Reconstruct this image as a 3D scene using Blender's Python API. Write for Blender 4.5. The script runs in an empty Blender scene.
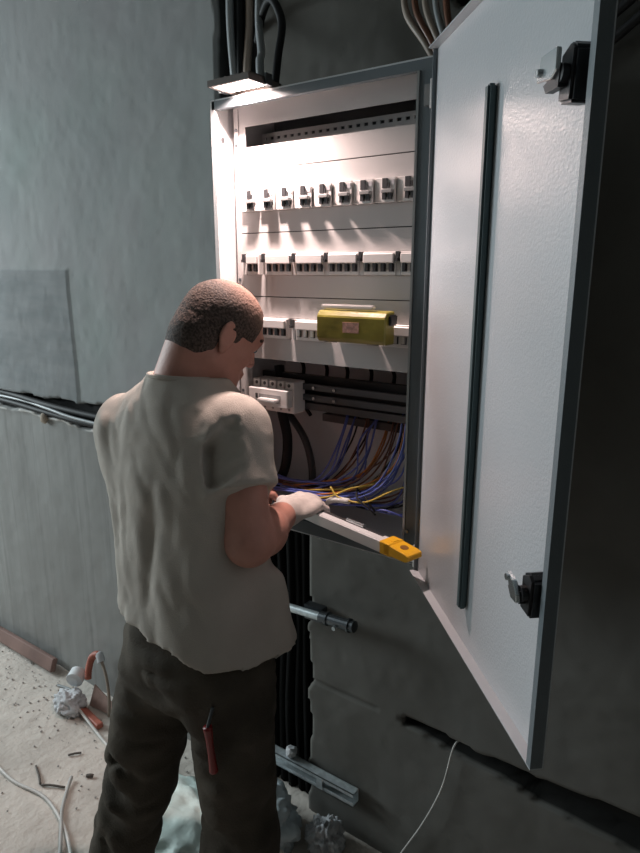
import bpy, bmesh, math, random
import numpy as np
from mathutils import Vector, Matrix, Euler
random.seed(7)
rng = np.random.RandomState(7)
S = bpy.context.scene
COL = S.collection

# ------------------------------------------------------------------ camera, world, light, exposure
cam_d = bpy.data.cameras.new('camera')
cam = bpy.data.objects.new('camera', cam_d); COL.objects.link(cam)
PITCH = math.atan(156/640)
cam.location = (0, 0, 1.6)
cam.rotation_euler = (math.pi/2-PITCH, 0, math.radians(35))
cam_d.sensor_fit = 'HORIZONTAL'; cam_d.sensor_width = 36; cam_d.lens = 36.0
cam_d.clip_start = 0.02
S.camera = cam
S.view_settings.view_transform = 'Standard'
S.view_settings.look = 'None'
S.view_settings.gamma = 1
S.view_settings.use_curve_mapping = False
S.view_settings.exposure = 0.0
S.cycles.use_denoising = True
S.cycles.max_bounces = 6
S.cycles.caustics_reflective = False
S.cycles.caustics_refractive = False

world = bpy.data.worlds.new('world'); S.world = world
world.use_nodes = True
bg = world.node_tree.nodes['Background']
bg.inputs[0].default_value = (0.55, 0.78, 0.85, 1)
bg.inputs[1].default_value = 1.0


def area(name, loc, target, sx, sy, power, color, spread=math.pi):
    d = bpy.data.lights.new(name, 'AREA')
    d.shape = 'RECTANGLE'; d.size = sx; d.size_y = sy
    d.energy = power; d.color = color; d.spread = spread
    o = bpy.data.objects.new(name, d); COL.objects.link(o)
    o.location = loc
    v = Vector(target)-Vector(loc)
    o.rotation_euler = v.to_track_quat('-Z', 'Y').to_euler()
    return o


# daylight through the window opening in the left wall
area('window_daylight', (-4.98, 0.10, 1.85), (0, 0.5, 0.6), 1.9, 1.3, 122, (0.83, 0.94, 0.98))
# halogen floodlight clamped on the cabinet (its light)
LAMP_POWER = 7.6
area('floodlight_beam', (-0.900, 1.032, 1.9430), (-0.900, 1.060, 1.5), 0.038, 0.020, LAMP_POWER, (1.0, 0.76, 0.70), math.radians(158))

# ------------------------------------------------------------------ materials
MATS = {}


def mat(name, col, rough=0.6, metal=0.0, noise=0.0, nscale=20.0, bump=0.0, bscale=60.0, emit=None, spec=0.5,
        col2=None, trans=0.0, stretch=(1, 1, 1)):
    if name in MATS:
        return MATS[name]
    m = bpy.data.materials.new(name); m.use_nodes = True
    nt = m.node_tree; b = nt.nodes['Principled BSDF']
    b.inputs['Base Color'].default_value = (*col, 1)
    b.inputs['Roughness'].default_value = rough
    b.inputs['Metallic'].default_value = metal
    b.inputs['Specular IOR Level'].default_value = spec
    if trans:
        b.inputs['Transmission Weight'].default_value = trans
    tc = nt.nodes.new('ShaderNodeTexCoord')
    mp = nt.nodes.new('ShaderNodeMapping'); mp.inputs['Scale'].default_value = stretch
    nt.links.new(tc.outputs['Object'], mp.inputs[0])
    if noise > 0 or col2:
        n = nt.nodes.new('ShaderNodeTexNoise'); n.inputs['Scale'].default_value = nscale; n.inputs['Detail'].default_value = 6
        nt.links.new(mp.outputs[0], n.inputs['Vector'])
        r = nt.nodes.new('ShaderNodeValToRGB')
        c2 = col2 if col2 else tuple(max(0, c*(1-noise)) for c in col)
        c1 = col if col2 else tuple(min(1, c*(1+noise)) for c in col)
        r.color_ramp.elements[0].position = 0.35; r.color_ramp.elements[1].position = 0.65
        r.color_ramp.elements[0].color = (*c2, 1); r.color_ramp.elements[1].color = (*c1, 1)
        nt.links.new(n.outputs['Fac'], r.inputs[0]); nt.links.new(r.outputs[0], b.inputs['Base Color'])
    if bump > 0:
        n2 = nt.nodes.new('ShaderNodeTexNoise'); n2.inputs['Scale'].default_value = bscale; n2.inputs['Detail'].default_value = 4
        nt.links.new(mp.outputs[0], n2.inputs['Vector'])
        bp = nt.nodes.new('ShaderNodeBump'); bp.inputs['Strength'].default_value = bump; bp.inputs['Distance'].default_value = 0.01
        nt.links.new(n2.outputs['Fac'], bp.inputs['Height']); nt.links.new(bp.outputs[0], b.inputs['Normal'])
    if emit:
        b.inputs['Emission Color'].default_value = (*emit[0], 1); b.inputs['Emission Strength'].default_value = emit[1]
    MATS[name] = m
    return m


M_POWDER = mat('powder_coated_steel', (0.62, 0.63, 0.64), 0.42, bump=0.10, bscale=420)
M_DOOR = mat('door_powder_coat', (0.46, 0.485, 0.51), 0.26, bump=0.085, bscale=260)
M_RIM = mat('rim_coat_shaded', (0.13, 0.155, 0.17), 0.45, bump=0.08, bscale=400)  # pale coat darkened: shade on rim and flange faces is in the colour
M_GASKET = mat('rubber_gasket', (0.045, 0.075, 0.08), 0.55)
M_PLATE = mat('cover_plate_steel', (0.47, 0.455, 0.45), 0.45, bump=0.05, bscale=400)
M_WHITEP = mat('white_plastic', (0.66, 0.64, 0.63), 0.35)
M_GREYP = mat('dark_grey_plastic', (0.035, 0.035, 0.038), 0.4)
M_MIDP = mat('mid_grey_plastic', (0.25, 0.25, 0.25), 0.45)
M_BLACKP = mat('black_plastic', (0.010, 0.010, 0.012), 0.35)
M_CHROME = mat('bright_zinc', (0.62, 0.66, 0.68), 0.22, metal=1.0)
M_GALV = mat('galvanised_steel', (0.62, 0.68, 0.70), 0.38, metal=0.5, noise=0.15, nscale=60)
M_DARKSTEEL = mat('dark_steel', (0.12, 0.13, 0.14), 0.35, metal=0.9)
M_BACKP = mat('back_plate_grey', (0.66, 0.68, 0.70), 0.55, noise=0.05, nscale=8)
M_DIN = mat('din_rail_steel', (0.10, 0.105, 0.11), 0.35, metal=0.7)
M_YELLOW = mat('yellow_green_plastic', (0.25, 0.215, 0.04), 0.3, noise=0.3, nscale=14, bump=0.1, bscale=30)
M_PINKLAB = mat('pink_label', (0.62, 0.36, 0.30), 0.6, noise=0.3, nscale=120)
M_CAPY = mat('yellow_end_cap', (0.80, 0.42, 0.015), 0.4)
M_ALU = mat('painted_aluminium', (0.72, 0.72, 0.72), 0.35, metal=0.15)
M_CBLACK = mat('black_cable', (0.008, 0.008, 0.009), 0.6, spec=0.25)
M_CGREY = mat('grey_cable', (0.30, 0.32, 0.33), 0.4)
M_CWHITE = mat('white_cable', (0.62, 0.60, 0.57), 0.5, noise=0.1, nscale=30)
M_CBLUE = mat('blue_wire', (0.09, 0.12, 0.40), 0.4)
M_CBROWN = mat('brown_wire', (0.16, 0.06, 0.03), 0.4)
M_CYEL = mat('yellow_green_wire', (0.50, 0.36, 0.06), 0.4)
M_CORANGE = mat('orange_wire', (0.5, 0.17, 0.03), 0.4)
M_CBEIGE = mat('beige_cable', (0.36, 0.29, 0.24), 0.45)
M_LAMPB = mat('lamp_housing_metal', (0.16, 0.14, 0.13), 0.4, metal=0.5)
M_GLOW = mat('lamp_glass_glow', (1, 0.9, 0.85), 0.3, emit=((1.0, 0.80, 0.72), 14))
M_SKIN = mat('skin', (0.50, 0.24, 0.185), 0.55, noise=0.10, nscale=18, bump=0.08, bscale=160)
M_LIP = mat('lips', (0.42, 0.16, 0.13), 0.5)
M_EYE = mat('eye_white', (0.7, 0.68, 0.66), 0.2)
M_IRIS = mat('iris', (0.05, 0.09, 0.12), 0.15)
M_NAIL = mat('finger_nail', (0.56, 0.33, 0.27), 0.3)
M_SHIRT = mat('shirt_cotton', (0.50, 0.45, 0.40), 0.9, noise=0.05, nscale=14, bump=0.25, bscale=500, spec=0.2)
M_TROUS = mat('trouser_cotton', (0.080, 0.067, 0.053), 0.9, noise=0.25, nscale=9, bump=0.3, bscale=300, spec=0.2)
M_SHOE = mat('shoe_leather', (0.03, 0.026, 0.022), 0.55, noise=0.3, nscale=30)
M_SOLE = mat('shoe_sole', (0.02, 0.02, 0.02), 0.8)
M_GLOVE = mat('cotton_glove', (0.58, 0.52, 0.48), 0.85, noise=0.08, nscale=60, bump=0.3, bscale=400, spec=0.2)
M_RED = mat('red_plastic', (0.22, 0.012, 0.012), 0.35)
M_BAG = mat('green_white_sack', (0.76, 0.90, 0.85), 0.5, noise=0.12, nscale=10, bump=0.3, bscale=40)
M_BAGGREY = mat('clear_grey_film', (0.66, 0.74, 0.78), 0.35, noise=0.15, nscale=14, bump=0.3, bscale=40)
M_SACKW = mat('white_paper_sack', (0.55, 0.56, 0.58), 0.8, noise=0.12, nscale=25, bump=0.3, bscale=60)
M_TERRA = mat('reddish_plastic_tube', (0.42, 0.13, 0.09), 0.5, noise=0.15, nscale=40)
M_PINKB = mat('pinkish_cardboard', (0.48, 0.33, 0.29), 0.85, noise=0.15, nscale=30)
M_BROWNB = mat('brown_board', (0.22, 0.14, 0.12), 0.85, noise=0.25, nscale=6)
M_WOODBIT = mat('dark_twig', (0.10, 0.085, 0.075), 0.8)
M_TEALC = mat('dark_teal_cloth', (0.06, 0.10, 0.10), 0.8)


def wall_material():
    m = bpy.data.materials.new('plastered_concrete_wall'); m.use_nodes = True
    nt = m.node_tree; b = nt.nodes['Principled BSDF']; L = nt.links
    b.inputs['Roughness'].default_value = 0.8; b.inputs['Specular IOR Level'].default_value = 0.3
    geo = nt.nodes.new('ShaderNodeNewGeometry'); sep = nt.nodes.new('ShaderNodeSeparateXYZ'); L.new(geo.outputs['Position'], sep.inputs[0])

    def math_(op, a, bb=None, c=None):
        n = nt.nodes.new('ShaderNodeMath'); n.operation = op
        for i, v in enumerate((a, bb, c)):
            if v is None: continue
            if isinstance(v, (int, float)): n.inputs[i].default_value = v
            else: L.new(v, n.inputs[i])
        return n.outputs[0]

    def noise(scale, detail=6, stretch=(1, 1, 1), rough=0.5):
        mp = nt.nodes.new('ShaderNodeMapping'); mp.inputs['Scale'].default_value = stretch; L.new(geo.outputs['Position'], mp.inputs[0])
        n = nt.nodes.new('ShaderNodeTexNoise'); n.inputs['Scale'].default_value = scale; n.inputs['Detail'].default_value = detail
        n.inputs['Roughness'].default_value = rough
        L.new(mp.outputs[0], n.inputs['Vector']); return n.outputs['Fac']

    def mix(f, a, bb):
        n = nt.nodes.new('ShaderNodeMix'); n.data_type = 'RGBA'
        if isinstance(f, (int, float)): n.inputs['Factor'].default_value = f
        else: L.new(f, n.inputs['Factor'])
        for k, v in ((6, a), (7, bb)):
            if isinstance(v, tuple): n.inputs[k].default_value = (*v, 1)
            else: L.new(v, n.inputs[k])
        return n.outputs[2]

    def step(v, lo, hi):
        n = nt.nodes.new('ShaderNodeMapRange'); n.inputs[1].default_value = lo; n.inputs[2].default_value = hi
        L.new(v, n.inputs[0]); return n.outputs[0]
    X, Y, Z = sep.outputs
    wob = math_('MULTIPLY', math_('SUBTRACT', noise(9), 0.5), 0.05)
    Xw = math_('ADD', X, wob); Zw = math_('ADD', Z, wob)
    # smooth plaster (upper left): bluish-grey with soft trowel patches
    n1 = step(noise(2.2, 3), 0.35, 0.65)
    n2 = step(noise(3.5, 8, (1, 1, 0.7)), 0.42, 0.62)
    plaster = mix(n1, (0.315, 0.355, 0.345), (0.36, 0.362, 0.362))
    plaster = mix(math_('MULTIPLY', step(noise(1.3, 5), 0.45, 0.6), 0.30), plaster, (0.27, 0.285, 0.29))
    plaster = mix(math_('MULTIPLY', n2, 0.35), plaster, (0.275, 0.27, 0.285))
    spots = step(noise(28, 3, (1, 1, 0.4)), 0.66, 0.72)
    plaster = mix(math_('MULTIPLY', spots, 0.25), plaster, (0.24, 0.26, 0.26))
    # raw concrete with vertical shuttering streaks (lower part)
    st = step(noise(16, 4, (1, 1, 0.05)), 0.38, 0.62)
    conc = mix(st, (0.28, 0.28, 0.27), (0.325, 0.325, 0.315))
    conc = mix(math_('MULTIPLY', step(noise(30, 3, (1, 1, 0.02)), 0.52, 0.66), 0.5), conc, (0.20, 0.20, 0.195))
    conc = mix(math_('MULTIPLY', step(noise(3.5, 6), 0.42, 0.6), 0.40), conc, (0.24, 0.235, 0.225))
    low = step(Zw, 1.16, 1.12)
    c = mix(low, plaster, conc)
    # darker cement patch, left, just above the horizontal chase
    pm = math_('MULTIPLY', step(math_('ADD', X, math_('MULTIPLY', wob, 0.15)), -1.915, -1.93), math_('MULTIPLY', step(math_('ADD', Z, math_('MULTIPLY', wob, 0.2)), 1.606, 1.598), step(Z, 1.10, 1.12)))
    patch = mix(step(noise(7, 6, (0.5, 1, 2)), 0.38, 0.62), (0.215, 0.23, 0.235), (0.27, 0.28, 0.285))
    c = mix(pm, c, patch)
    # darker tone right of the vertical chase
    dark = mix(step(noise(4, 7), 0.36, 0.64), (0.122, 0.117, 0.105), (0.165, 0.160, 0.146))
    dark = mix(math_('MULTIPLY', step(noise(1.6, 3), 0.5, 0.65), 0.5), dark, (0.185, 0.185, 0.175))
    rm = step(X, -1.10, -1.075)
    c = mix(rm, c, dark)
    # inside of the chases (cut deeper than the face): shade put in as near-black colour
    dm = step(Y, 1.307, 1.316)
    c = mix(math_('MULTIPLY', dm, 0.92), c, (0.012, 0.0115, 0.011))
    # chipped white plaster lip under the left chase
    lip = math_('MULTIPLY', math_('MULTIPLY', step(Z, 1.058, 1.064), step(Z, 1.10, 1.09)), math_('MULTIPLY', step(X, -1.2, -1.25), step(Y, 1.2975, 1.296)))
    c = mix(math_('MULTIPLY', lip, 0.8), c, (0.62, 0.60, 0.57))
    L.new(c, b.inputs['Base Color'])
    bp = nt.nodes.new('ShaderNodeBump'); bp.inputs['Strength'].default_value = 0.2; bp.inputs['Distance'].default_value = 0.003
    L.new(noise(45, 6), bp.inputs['Height']); L.new(bp.outputs[0], b.inputs['Normal'])
    return m


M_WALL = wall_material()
M_CONC = mat('plain_concrete', (0.33, 0.34, 0.335), 0.85, noise=0.15, nscale=3, bump=0.3, bscale=30)
M_DCONC = mat('dim_concrete', (0.16, 0.16, 0.15), 0.85, noise=0.15, nscale=3, bump=0.3, bscale=30)
M_FLOOR = mat('dusty_concrete_floor', (0.60, 0.545, 0.49), 0.9, noise=0.12, nscale=5, bump=0.5, bscale=45)


# ------------------------------------------------------------------ mesh helpers
def link(name, me, m, parent=None, smooth=False):
    o = bpy.data.objects.new(name, me); COL.objects.link(o)
    if m is not None: me.materials.append(m)
    if parent is not None: o.parent = parent
    if smooth:
        me.polygons.foreach_set('use_smooth', [True]*len(me.polygons))
    return o


def obj(name, bm, m, parent=None, smooth=False, bevel=0.0):
    if bevel > 0:
        bmesh.ops.bevel(bm, geom=list(bm.edges), offset=bevel, segments=1, affect='EDGES', clamp_overlap=True)
    me = bpy.data.meshes.new(name); bm.to_mesh(me); bm.free()
    return link(name, me, m, parent, smooth)


def empty(name, loc=(0, 0, 0), rot=(0, 0, 0)):
    o = bpy.data.objects.new(name, None); COL.objects.link(o)
    o.empty_display_size = 0.05; o.location = loc; o.rotation_euler = rot
    return o


def tag(o, label, cat, group=None, kind=None):
    o['label'] = label; o['category'] = cat
    if group: o['group'] = group
    if kind: o['kind'] = kind
    return o


def structure(o):
    o['kind'] = 'structure'; return o


def box(bm, x0, x1, y0, y1, z0, z1, M=None):
    vs = [bm.verts.new((x, y, z)) for x in (x0, x1) for y in (y0, y1) for z in (z0, z1)]
    for f in ((0, 1, 3, 2), (4, 6, 7, 5), (0, 4, 5, 1), (2, 3, 7, 6), (0, 2, 6, 4), (1, 5, 7, 3)):
        bm.faces.new([vs[i] for i in f])
    if M is not None:
        for v in vs: v.co = M @ v.co
    return vs


def bx(x0, x1, y0, y1, z0, z1, bevel=0.0):
    bm = bmesh.new(); box(bm, x0, x1, y0, y1, z0, z1)
    if bevel: bmesh.ops.bevel(bm, geom=list(bm.edges), offset=bevel, segments=2, affect='EDGES', clamp_overlap=True)
    return bm


def prism(bm, pts, y0, y1, M=None):
    """polygon pts in (x,z), extruded along y"""
    a = [bm.verts.new((p[0], y0, p[1])) for p in pts]; b = [bm.verts.new((p[0], y1, p[1])) for p in pts]
    n = len(pts)
    bm.faces.new(a); bm.faces.new(b[::-1])
    for i in range(n):
        bm.faces.new((a[i], b[i], b[(i+1) % n], a[(i+1) % n]))
    if M is not None:
        for v in a+b: v.co = M @ v.co
    bmesh.ops.recalc_face_normals(bm, faces=bm.faces[:])


def cyl(bm, p0, p1, r0, r1=None, n=20):
    r1 = r0 if r1 is None else r1
    p0 = Vector(p0); p1 = Vector(p1); d = (p1-p0).normalized()
    u = d.orthogonal().normalized(); v = d.cross(u)
    A = []; B = []
    for i in range(n):
        a = 2*math.pi*i/n; q = u*math.cos(a)+v*math.sin(a)
        A.append(bm.verts.new(p0+q*r0)); B.append(bm.verts.new(p1+q*r1))
    for i in range(n): bm.faces.new((A[i], A[(i+1) % n], B[(i+1) % n], B[i]))
    bm.faces.new(A[::-1]); bm.faces.new(B)


def catmull(pts, n=8):
    P = [Vector(p) for p in pts]; P = [P[0]*2-P[1]]+P+[P[-1]*2-P[-2]]
    out = []
    for i in range(1, len(P)-2):
        for k in range(n):
            t = k/n; a, b, c, d = P[i-1], P[i], P[i+1], P[i+2]
            out.append(0.5*((2*b)+(c-a)*t+(2*a-5*b+4*c-d)*t*t+(3*b-a-3*c+d)*t**3))
    out.append(P[-2]); return out


def tube(bm, pts, r, seg=8, n=8, curve=True):
    P = catmull(pts, n) if curve else [Vector(p) for p in pts]
    rings = []; u = None
    for i, p in enumerate(P):
        d = (P[min(i+1, len(P)-1)]-P[max(i-1, 0)]).normalized()
        if u is None: u = d.orthogonal().normalized()
        u = (u-d*u.dot(d)).normalized(); v = d.cross(u)
        rr = r(i/(len(P)-1)) if callable(r) else r
        rings.append([bm.verts.new(p+(u*math.cos(2*math.pi*k/seg)+v*math.sin(2*math.pi*k/seg))*rr) for k in range(seg)])
    for a, b in zip(rings, rings[1:]):
        for k in range(seg): bm.faces.new((a[k], a[(k+1) % seg], b[(k+1) % seg], b[k]))
    bm.faces.new(rings[0][::-1]); bm.faces.new(rings[-1])


def tubeobj(name, pts, r, m, parent=None, seg=8, n=8):
    bm = bmesh.new(); tube(bm, pts, r, seg, n)
    return obj(name, bm, m, parent, smooth=True)


def vnoise(p, freq, seed=0):
    """cheap smooth value noise, p (...,3) -> [-1,1]"""
    p = np.asarray(p)*freq+seed*17.31
    i = np.floor(p).astype(np.int64); f = p-i; f = f*f*(3-2*f)
    def h(a, b, c):
        n = (a*73856093 ^ b*19349663 ^ c*83492791) & 0x7fffffff
        n = (n*1103515245+12345) & 0x7fffffff
        n = (n >> 7) ^ n
        return (n % 65536)/32768.0-1
    x, y, z = i[..., 0], i[..., 1], i[..., 2]; fx, fy, fz = f[..., 0], f[..., 1], f[..., 2]
    r = 0
    for dx in (0, 1):
        for dy in (0, 1):
            for dz in (0, 1):
                w = (fx if dx else 1-fx)*(fy if dy else 1-fy)*(fz if dz else 1-fz)
                r = r+w*h(x+dx, y+dy, z+dz)
    return r


# ------------------------------------------------------------------ implicit body modelling (surface nets)
class SDF:
    def __init__(s, lo, hi, h):
        s.lo = np.array(lo, float); s.h = h
        s.n = np.ceil((np.array(hi)-s.lo)/h).astype(int)+1
        s.v = np.full(s.n, 0.08, np.float32)
        s.ax = [s.lo[i]+h*np.arange(s.n[i]) for i in range(3)]

    def _sl(s, lo, hi):
        a = np.clip(np.floor((np.array(lo)-s.lo)/s.h).astype(int), 0, s.n); b = np.clip(np.ceil((np.array(hi)-s.lo)/s.h).astype(int)+1, 0, s.n)
        if np.any(b <= a): return None, None
        sl = tuple(slice(a[i], b[i]) for i in range(3))
        P = np.stack(np.meshgrid(*[s.ax[i][sl[i]] for i in range(3)], indexing='ij'), -1)
        return sl, P

    def _comb(s, sl, d, k, op):
        v = s.v[sl]
        if op == 'add':
            if k > 0:
                h = np.clip(k-np.abs(v-d), 0, None)/k; s.v[sl] = np.minimum(v, d)-h*h*k*0.25
            else: s.v[sl] = np.minimum(v, d)
        elif op == 'sub':
            d = -d
            if k > 0:
                h = np.clip(k-np.abs(v-d), 0, None)/k; s.v[sl] = np.maximum(v, d)+h*h*k*0.25
            else: s.v[sl] = np.maximum(v, d)

    def cap(s, a, b, ra, rb=None, k=0.02, op='add'):
        rb = ra if rb is None else rb
        a = np.array(a, float); b = np.array(b, float); pad = max(ra, rb)+k+0.03
        sl, P = s._sl(np.minimum(a, b)-pad, np.maximum(a, b)+pad)
        if sl is None: return s
        ab = b-a; t = np.clip(((P-a)@ab)/max(ab@ab, 1e-9), 0, 1)
        d = np.linalg.norm(P-a-t[..., None]*ab, axis=-1)-(ra+(rb-ra)*t)
        s._comb(sl, d, k, op); return s

    def ell(s, c, r, M=None, k=0.02, op='add'):
        c = np.array(c, float); r = np.array(r, float)*(HS if M is not None and M is HM else 1); pad = r.max()+k+0.03
        sl, P = s._sl(c-pad, c+pad)
        if sl is None: return s
        q = P-c
        if M is not None: q = q@np.array(M)          # M columns = local axes
        k0 = np.linalg.norm(q/r, axis=-1); k1 = np.linalg.norm(q/(r*r), axis=-1)+1e-9
        s._comb(sl, k0*(k0-1)/k1, k, op); return s

    def plane(s, p, n):
        """cut away the side the normal points to"""
        P = np.stack(np.meshgrid(*s.ax, indexing='ij'), -1)
        s.v = np.maximum(s.v, ((P-np.array(p))@np.array(n)).astype(np.float32)); return s

    def local_plane(s, p, n, rad):
        sl, P = s._sl(np.array(p)-rad, np.array(p)+rad)
        d = (P-np.array(p))@np.array(n)
        s.v[sl] = np.where(np.linalg.norm(P-np.array(p), axis=-1) < rad, np.maximum(s.v[sl], d), s.v[sl]); return s

    def noise(s, fn):
        P = np.stack(np.meshgrid(*s.ax, indexing='ij'), -1)
        near = np.abs(s.v) < 0.03
        s.v[near] += fn(P[near]).astype(np.float32); return s

    def mesh(s, name, smooth=1):
        v = s.v; ins = v < 0; n = np.array(v.shape)
        c = n-1
        corners = [(i, j, k) for i in (0, 1) for j in (0, 1) for k in (0, 1)]
        cnt = np.zeros(c, np.int8)
        for o in corners: cnt += ins[o[0]:o[0]+c[0], o[1]:o[1]+c[1], o[2]:o[2]+c[2]]
        act = (cnt > 0) & (cnt < 8); I = np.argwhere(act)
        idx = np.full(c, -1, np.int64); idx[act] = np.arange(len(I))
        acc = np.zeros((len(I), 3)); w = np.zeros(len(I))
        for a in range(len(corners)):
            for b in range(a+1, len(corners)):
                A = np.array(corners[a]); B = np.array(corners[b])
                if np.abs(A-B).sum() != 1: continue
                va = v[tuple((I+A).T)]; vb = v[tuple((I+B).T)]
                m = (va < 0) != (vb < 0)
                t = np.where(m, va/(va-vb+1e-12), 0)
                acc += np.where(m[:, None], A+(B-A)*t[:, None], 0); w += m
        V = (I+acc/w[:, None])*s.h+s.lo
        F = []
        for ax in range(3):
            sl0 = [slice(None)]*3; sl1 = [slice(None)]*3; sl0[ax] = slice(0, -1); sl1[ax] = slice(1, None)
            x = ins[tuple(sl0)] != ins[tuple(sl1)]
            E = np.argwhere(x)
            b, d = [q for q in range(3) if q != ax]
            ok = (E[:, b] > 0) & (E[:, d] > 0) & (E[:, b] < n[b]-1) & (E[:, d] < n[d]-1)
            E = E[ok]; q = []
            for db, dd in ((0, 0), (1, 0), (1, 1), (0, 1)):
                e = E.copy(); e[:, b] -= db; e[:, d] -= dd; q.append(idx[tuple(e.T)])
            q = np.stack(q, 1); flip = ins[tuple(E.T)]
            if ax == 1: flip = ~flip
            q[~flip] = q[~flip][:, ::-1]
            F.append(q)
        F = np.concatenate(F)
        for _ in range(smooth):
            acc = np.zeros_like(V); w = np.zeros(len(V))
            for i in range(4):
                a = F[:, i]; b2 = F[:, (i+1) % 4]
                for ch in range(3):
                    acc[:, ch] += np.bincount(a, V[b2, ch], len(V))+np.bincount(b2, V[a, ch], len(V))
                w += np.bincount(a, minlength=len(V))+np.bincount(b2, minlength=len(V))
            V = V*0.5+0.5*acc/np.maximum(w, 1)[:, None]
        me = bpy.data.meshes.new(name)
        me.vertices.add(len(V)); me.vertices.foreach_set('co', V.astype(np.float32).ravel())
        me.loops.add(F.size); me.loops.foreach_set('vertex_index', F.astype(np.int32).ravel())
        me.polygons.add(len(F)); me.polygons.foreach_set('loop_start', np.arange(0, F.size, 4, dtype=np.int32))
        me.polygons.foreach_set('loop_total', np.full(len(F), 4, np.int32))
        me.update(calc_edges=True); me.validate()
        return me


# ------------------------------------------------------------------ the setting
WY = 1.30                                   # face of the back wall


def wall_back():
    xs = np.concatenate([np.arange(-5.0, -3.0, 0.04), np.arange(-3.0, 0.9, 0.008), np.arange(0.9, 2.21, 0.04)])
    zs = np.concatenate([np.arange(0, 2.3, 0.008), np.arange(2.3, 2.801, 0.025)])
    X, Z = np.meshgrid(xs, zs, indexing='ij')
    P = np.stack([X, np.zeros_like(X), Z], -1)
    n1 = vnoise(P, 14, 1); n2 = vnoise(P, 40, 2); n3 = vnoise(P, 4, 3); n4 = vnoise(P, 9, 4)
    d = 0.0015*n1+0.0008*n2+0.002*n3
    sm = lambda v, lo, hi: np.clip((v-lo)/(hi-lo), 0, 1)
    # vertical chase, full height behind the cabinet
    wob = 0.010*n1+0.006*n2
    right = np.where(Z > 1.9, -1.092, -0.952+wob*1.2)
    left = -1.222+wob*0.4
    vch = sm(X, left-0.004, left+0.004)*sm(-X, -right-0.004, -right+0.004)
    d = np.maximum(d, 0)*(1-vch)+d*0+vch*(0.085+0.01*n2)+np.minimum(d, 0)*(1-vch)
    # horizontal chase on the left with the black cables
    top = 1.145+0.007*n4+0.004*n2+0.012*sm(X, -2.15, -1.8); bot = 1.088+0.014*n4+0.006*n2-0.01*sm(X, -2.3, -1.9)
    hch = sm(Z, bot-0.004, bot+0.004)*sm(-Z, -top-0.004, -top+0.004)*(X < -1.2)
    d = d*(1-hch)+hch*0.05
    lip = sm(Z, bot-0.020, bot-0.003)*(Z < bot)*(X < -1.2)
    d = d-0.012*lip*np.clip(0.6+n4, 0, 1)
    # ragged dark chase on the right, low, thinning to a crack on the left
    x0 = X+0.64
    cz = 0.462-0.028*sm(X, -0.62, -0.30)+0.008*n4
    half = np.where(X > -0.64, 0.004+0.004*sm(X, -0.6, -0.5)+0.019*sm(X, -0.44, -0.22)+0.003*n1+0.008*sm(X, -0.18, -0.05), 0.0)
    half = half+0.006*(X > -0.64)
    rch = sm(half-np.abs(Z-cz), -0.003, 0.005)
    rch = np.where(half > 0.001, rch, 0)
    d = d*(1-rch)+rch*0.055
    crack = (np.abs(Z-(0.462+0.006*n4)) < 0.003)*(X > -0.95)*(X <= -0.64)
    d = d+crack*0.008
    # hole above the cabinet where the beige cables come out
    hole = (((X+0.56)/0.055)**2+((Z-2.19)/0.09)**2 < 1+0.25*n1)
    d = np.where(hole, 0.09, d)
    # edge of the cement patch on the left: slightly proud
    d = d-0.004*((X < -1.922) & (Z < 1.602) & (Z > 1.13))
    V = np.stack([X, WY+d, Z], -1).reshape(-1, 3)
    nx, nz = X.shape
    i = np.arange(nx-1)[:, None]*nz+np.arange(nz-1)[None, :]
    F = np.stack([i, i+nz, i+nz+1, i+1], -1).reshape(-1, 4)
    me = bpy.data.meshes.new('wall_back')
    me.vertices.add(len(V)); me.vertices.foreach_set('co', V.astype(np.float32).ravel())
    me.loops.add(F.size); me.loops.foreach_set('vertex_index', F.astype(np.int32).ravel())
    me.polygons.add(len(F)); me.polygons.foreach_set('loop_start', np.arange(0, F.size, 4, dtype=np.int32))
    me.polygons.foreach_set('loop_total', np.full(len(F), 4, np.int32))
    me.update(calc_edges=True)
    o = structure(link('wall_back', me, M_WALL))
    return o


wall_back()
bm = bmesh.new(); box(bm, -5.2, 2.4, 1.42, 1.6, 0, 2.8); structure(obj('wall_back_core', bm, M_CONC))


def floor_mesh():
    xs = np.concatenate([np.arange(-5.0, -2.8, 0.1), np.arange(-2.8, -0.6, 0.012), np.arange(-0.6, 2.3, 0.1)])
    ys = np.concatenate([np.arange(-3.5, 0.4, 0.1), np.arange(0.4, 1.42, 0.012)])
    X, Y = np.meshgrid(xs, ys, indexing='ij'); P = np.stack([X, Y, np.zeros_like(X)], -1)
    near = np.clip((Y-0.3)*4, 0, 1)
    Zh = (0.003*vnoise(P, 7, 5)+0.0018*vnoise(P, 26, 6)+0.0012*vnoise(P, 60, 7))*near
    # dust and mortar crumbs drift up against the wall
    Zh += 0.022*np.clip((Y-1.24)/0.08, 0, 1)**2*(0.7+0.5*vnoise(P, 12, 8))
    V = np.stack([X, Y, Zh], -1).reshape(-1, 3); nx, ny = X.shape
    i = np.arange(nx-1)[:, None]*ny+np.arange(ny-1)[None, :]
    F = np.stack([i, i+ny, i+ny+1, i+1], -1).reshape(-1, 4)
    me = bpy.data.meshes.new('floor'); me.from_pydata(V.tolist(), [], F.tolist()); me.update()
    structure(link('floor', me, M_FLOOR, smooth=True))


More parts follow.
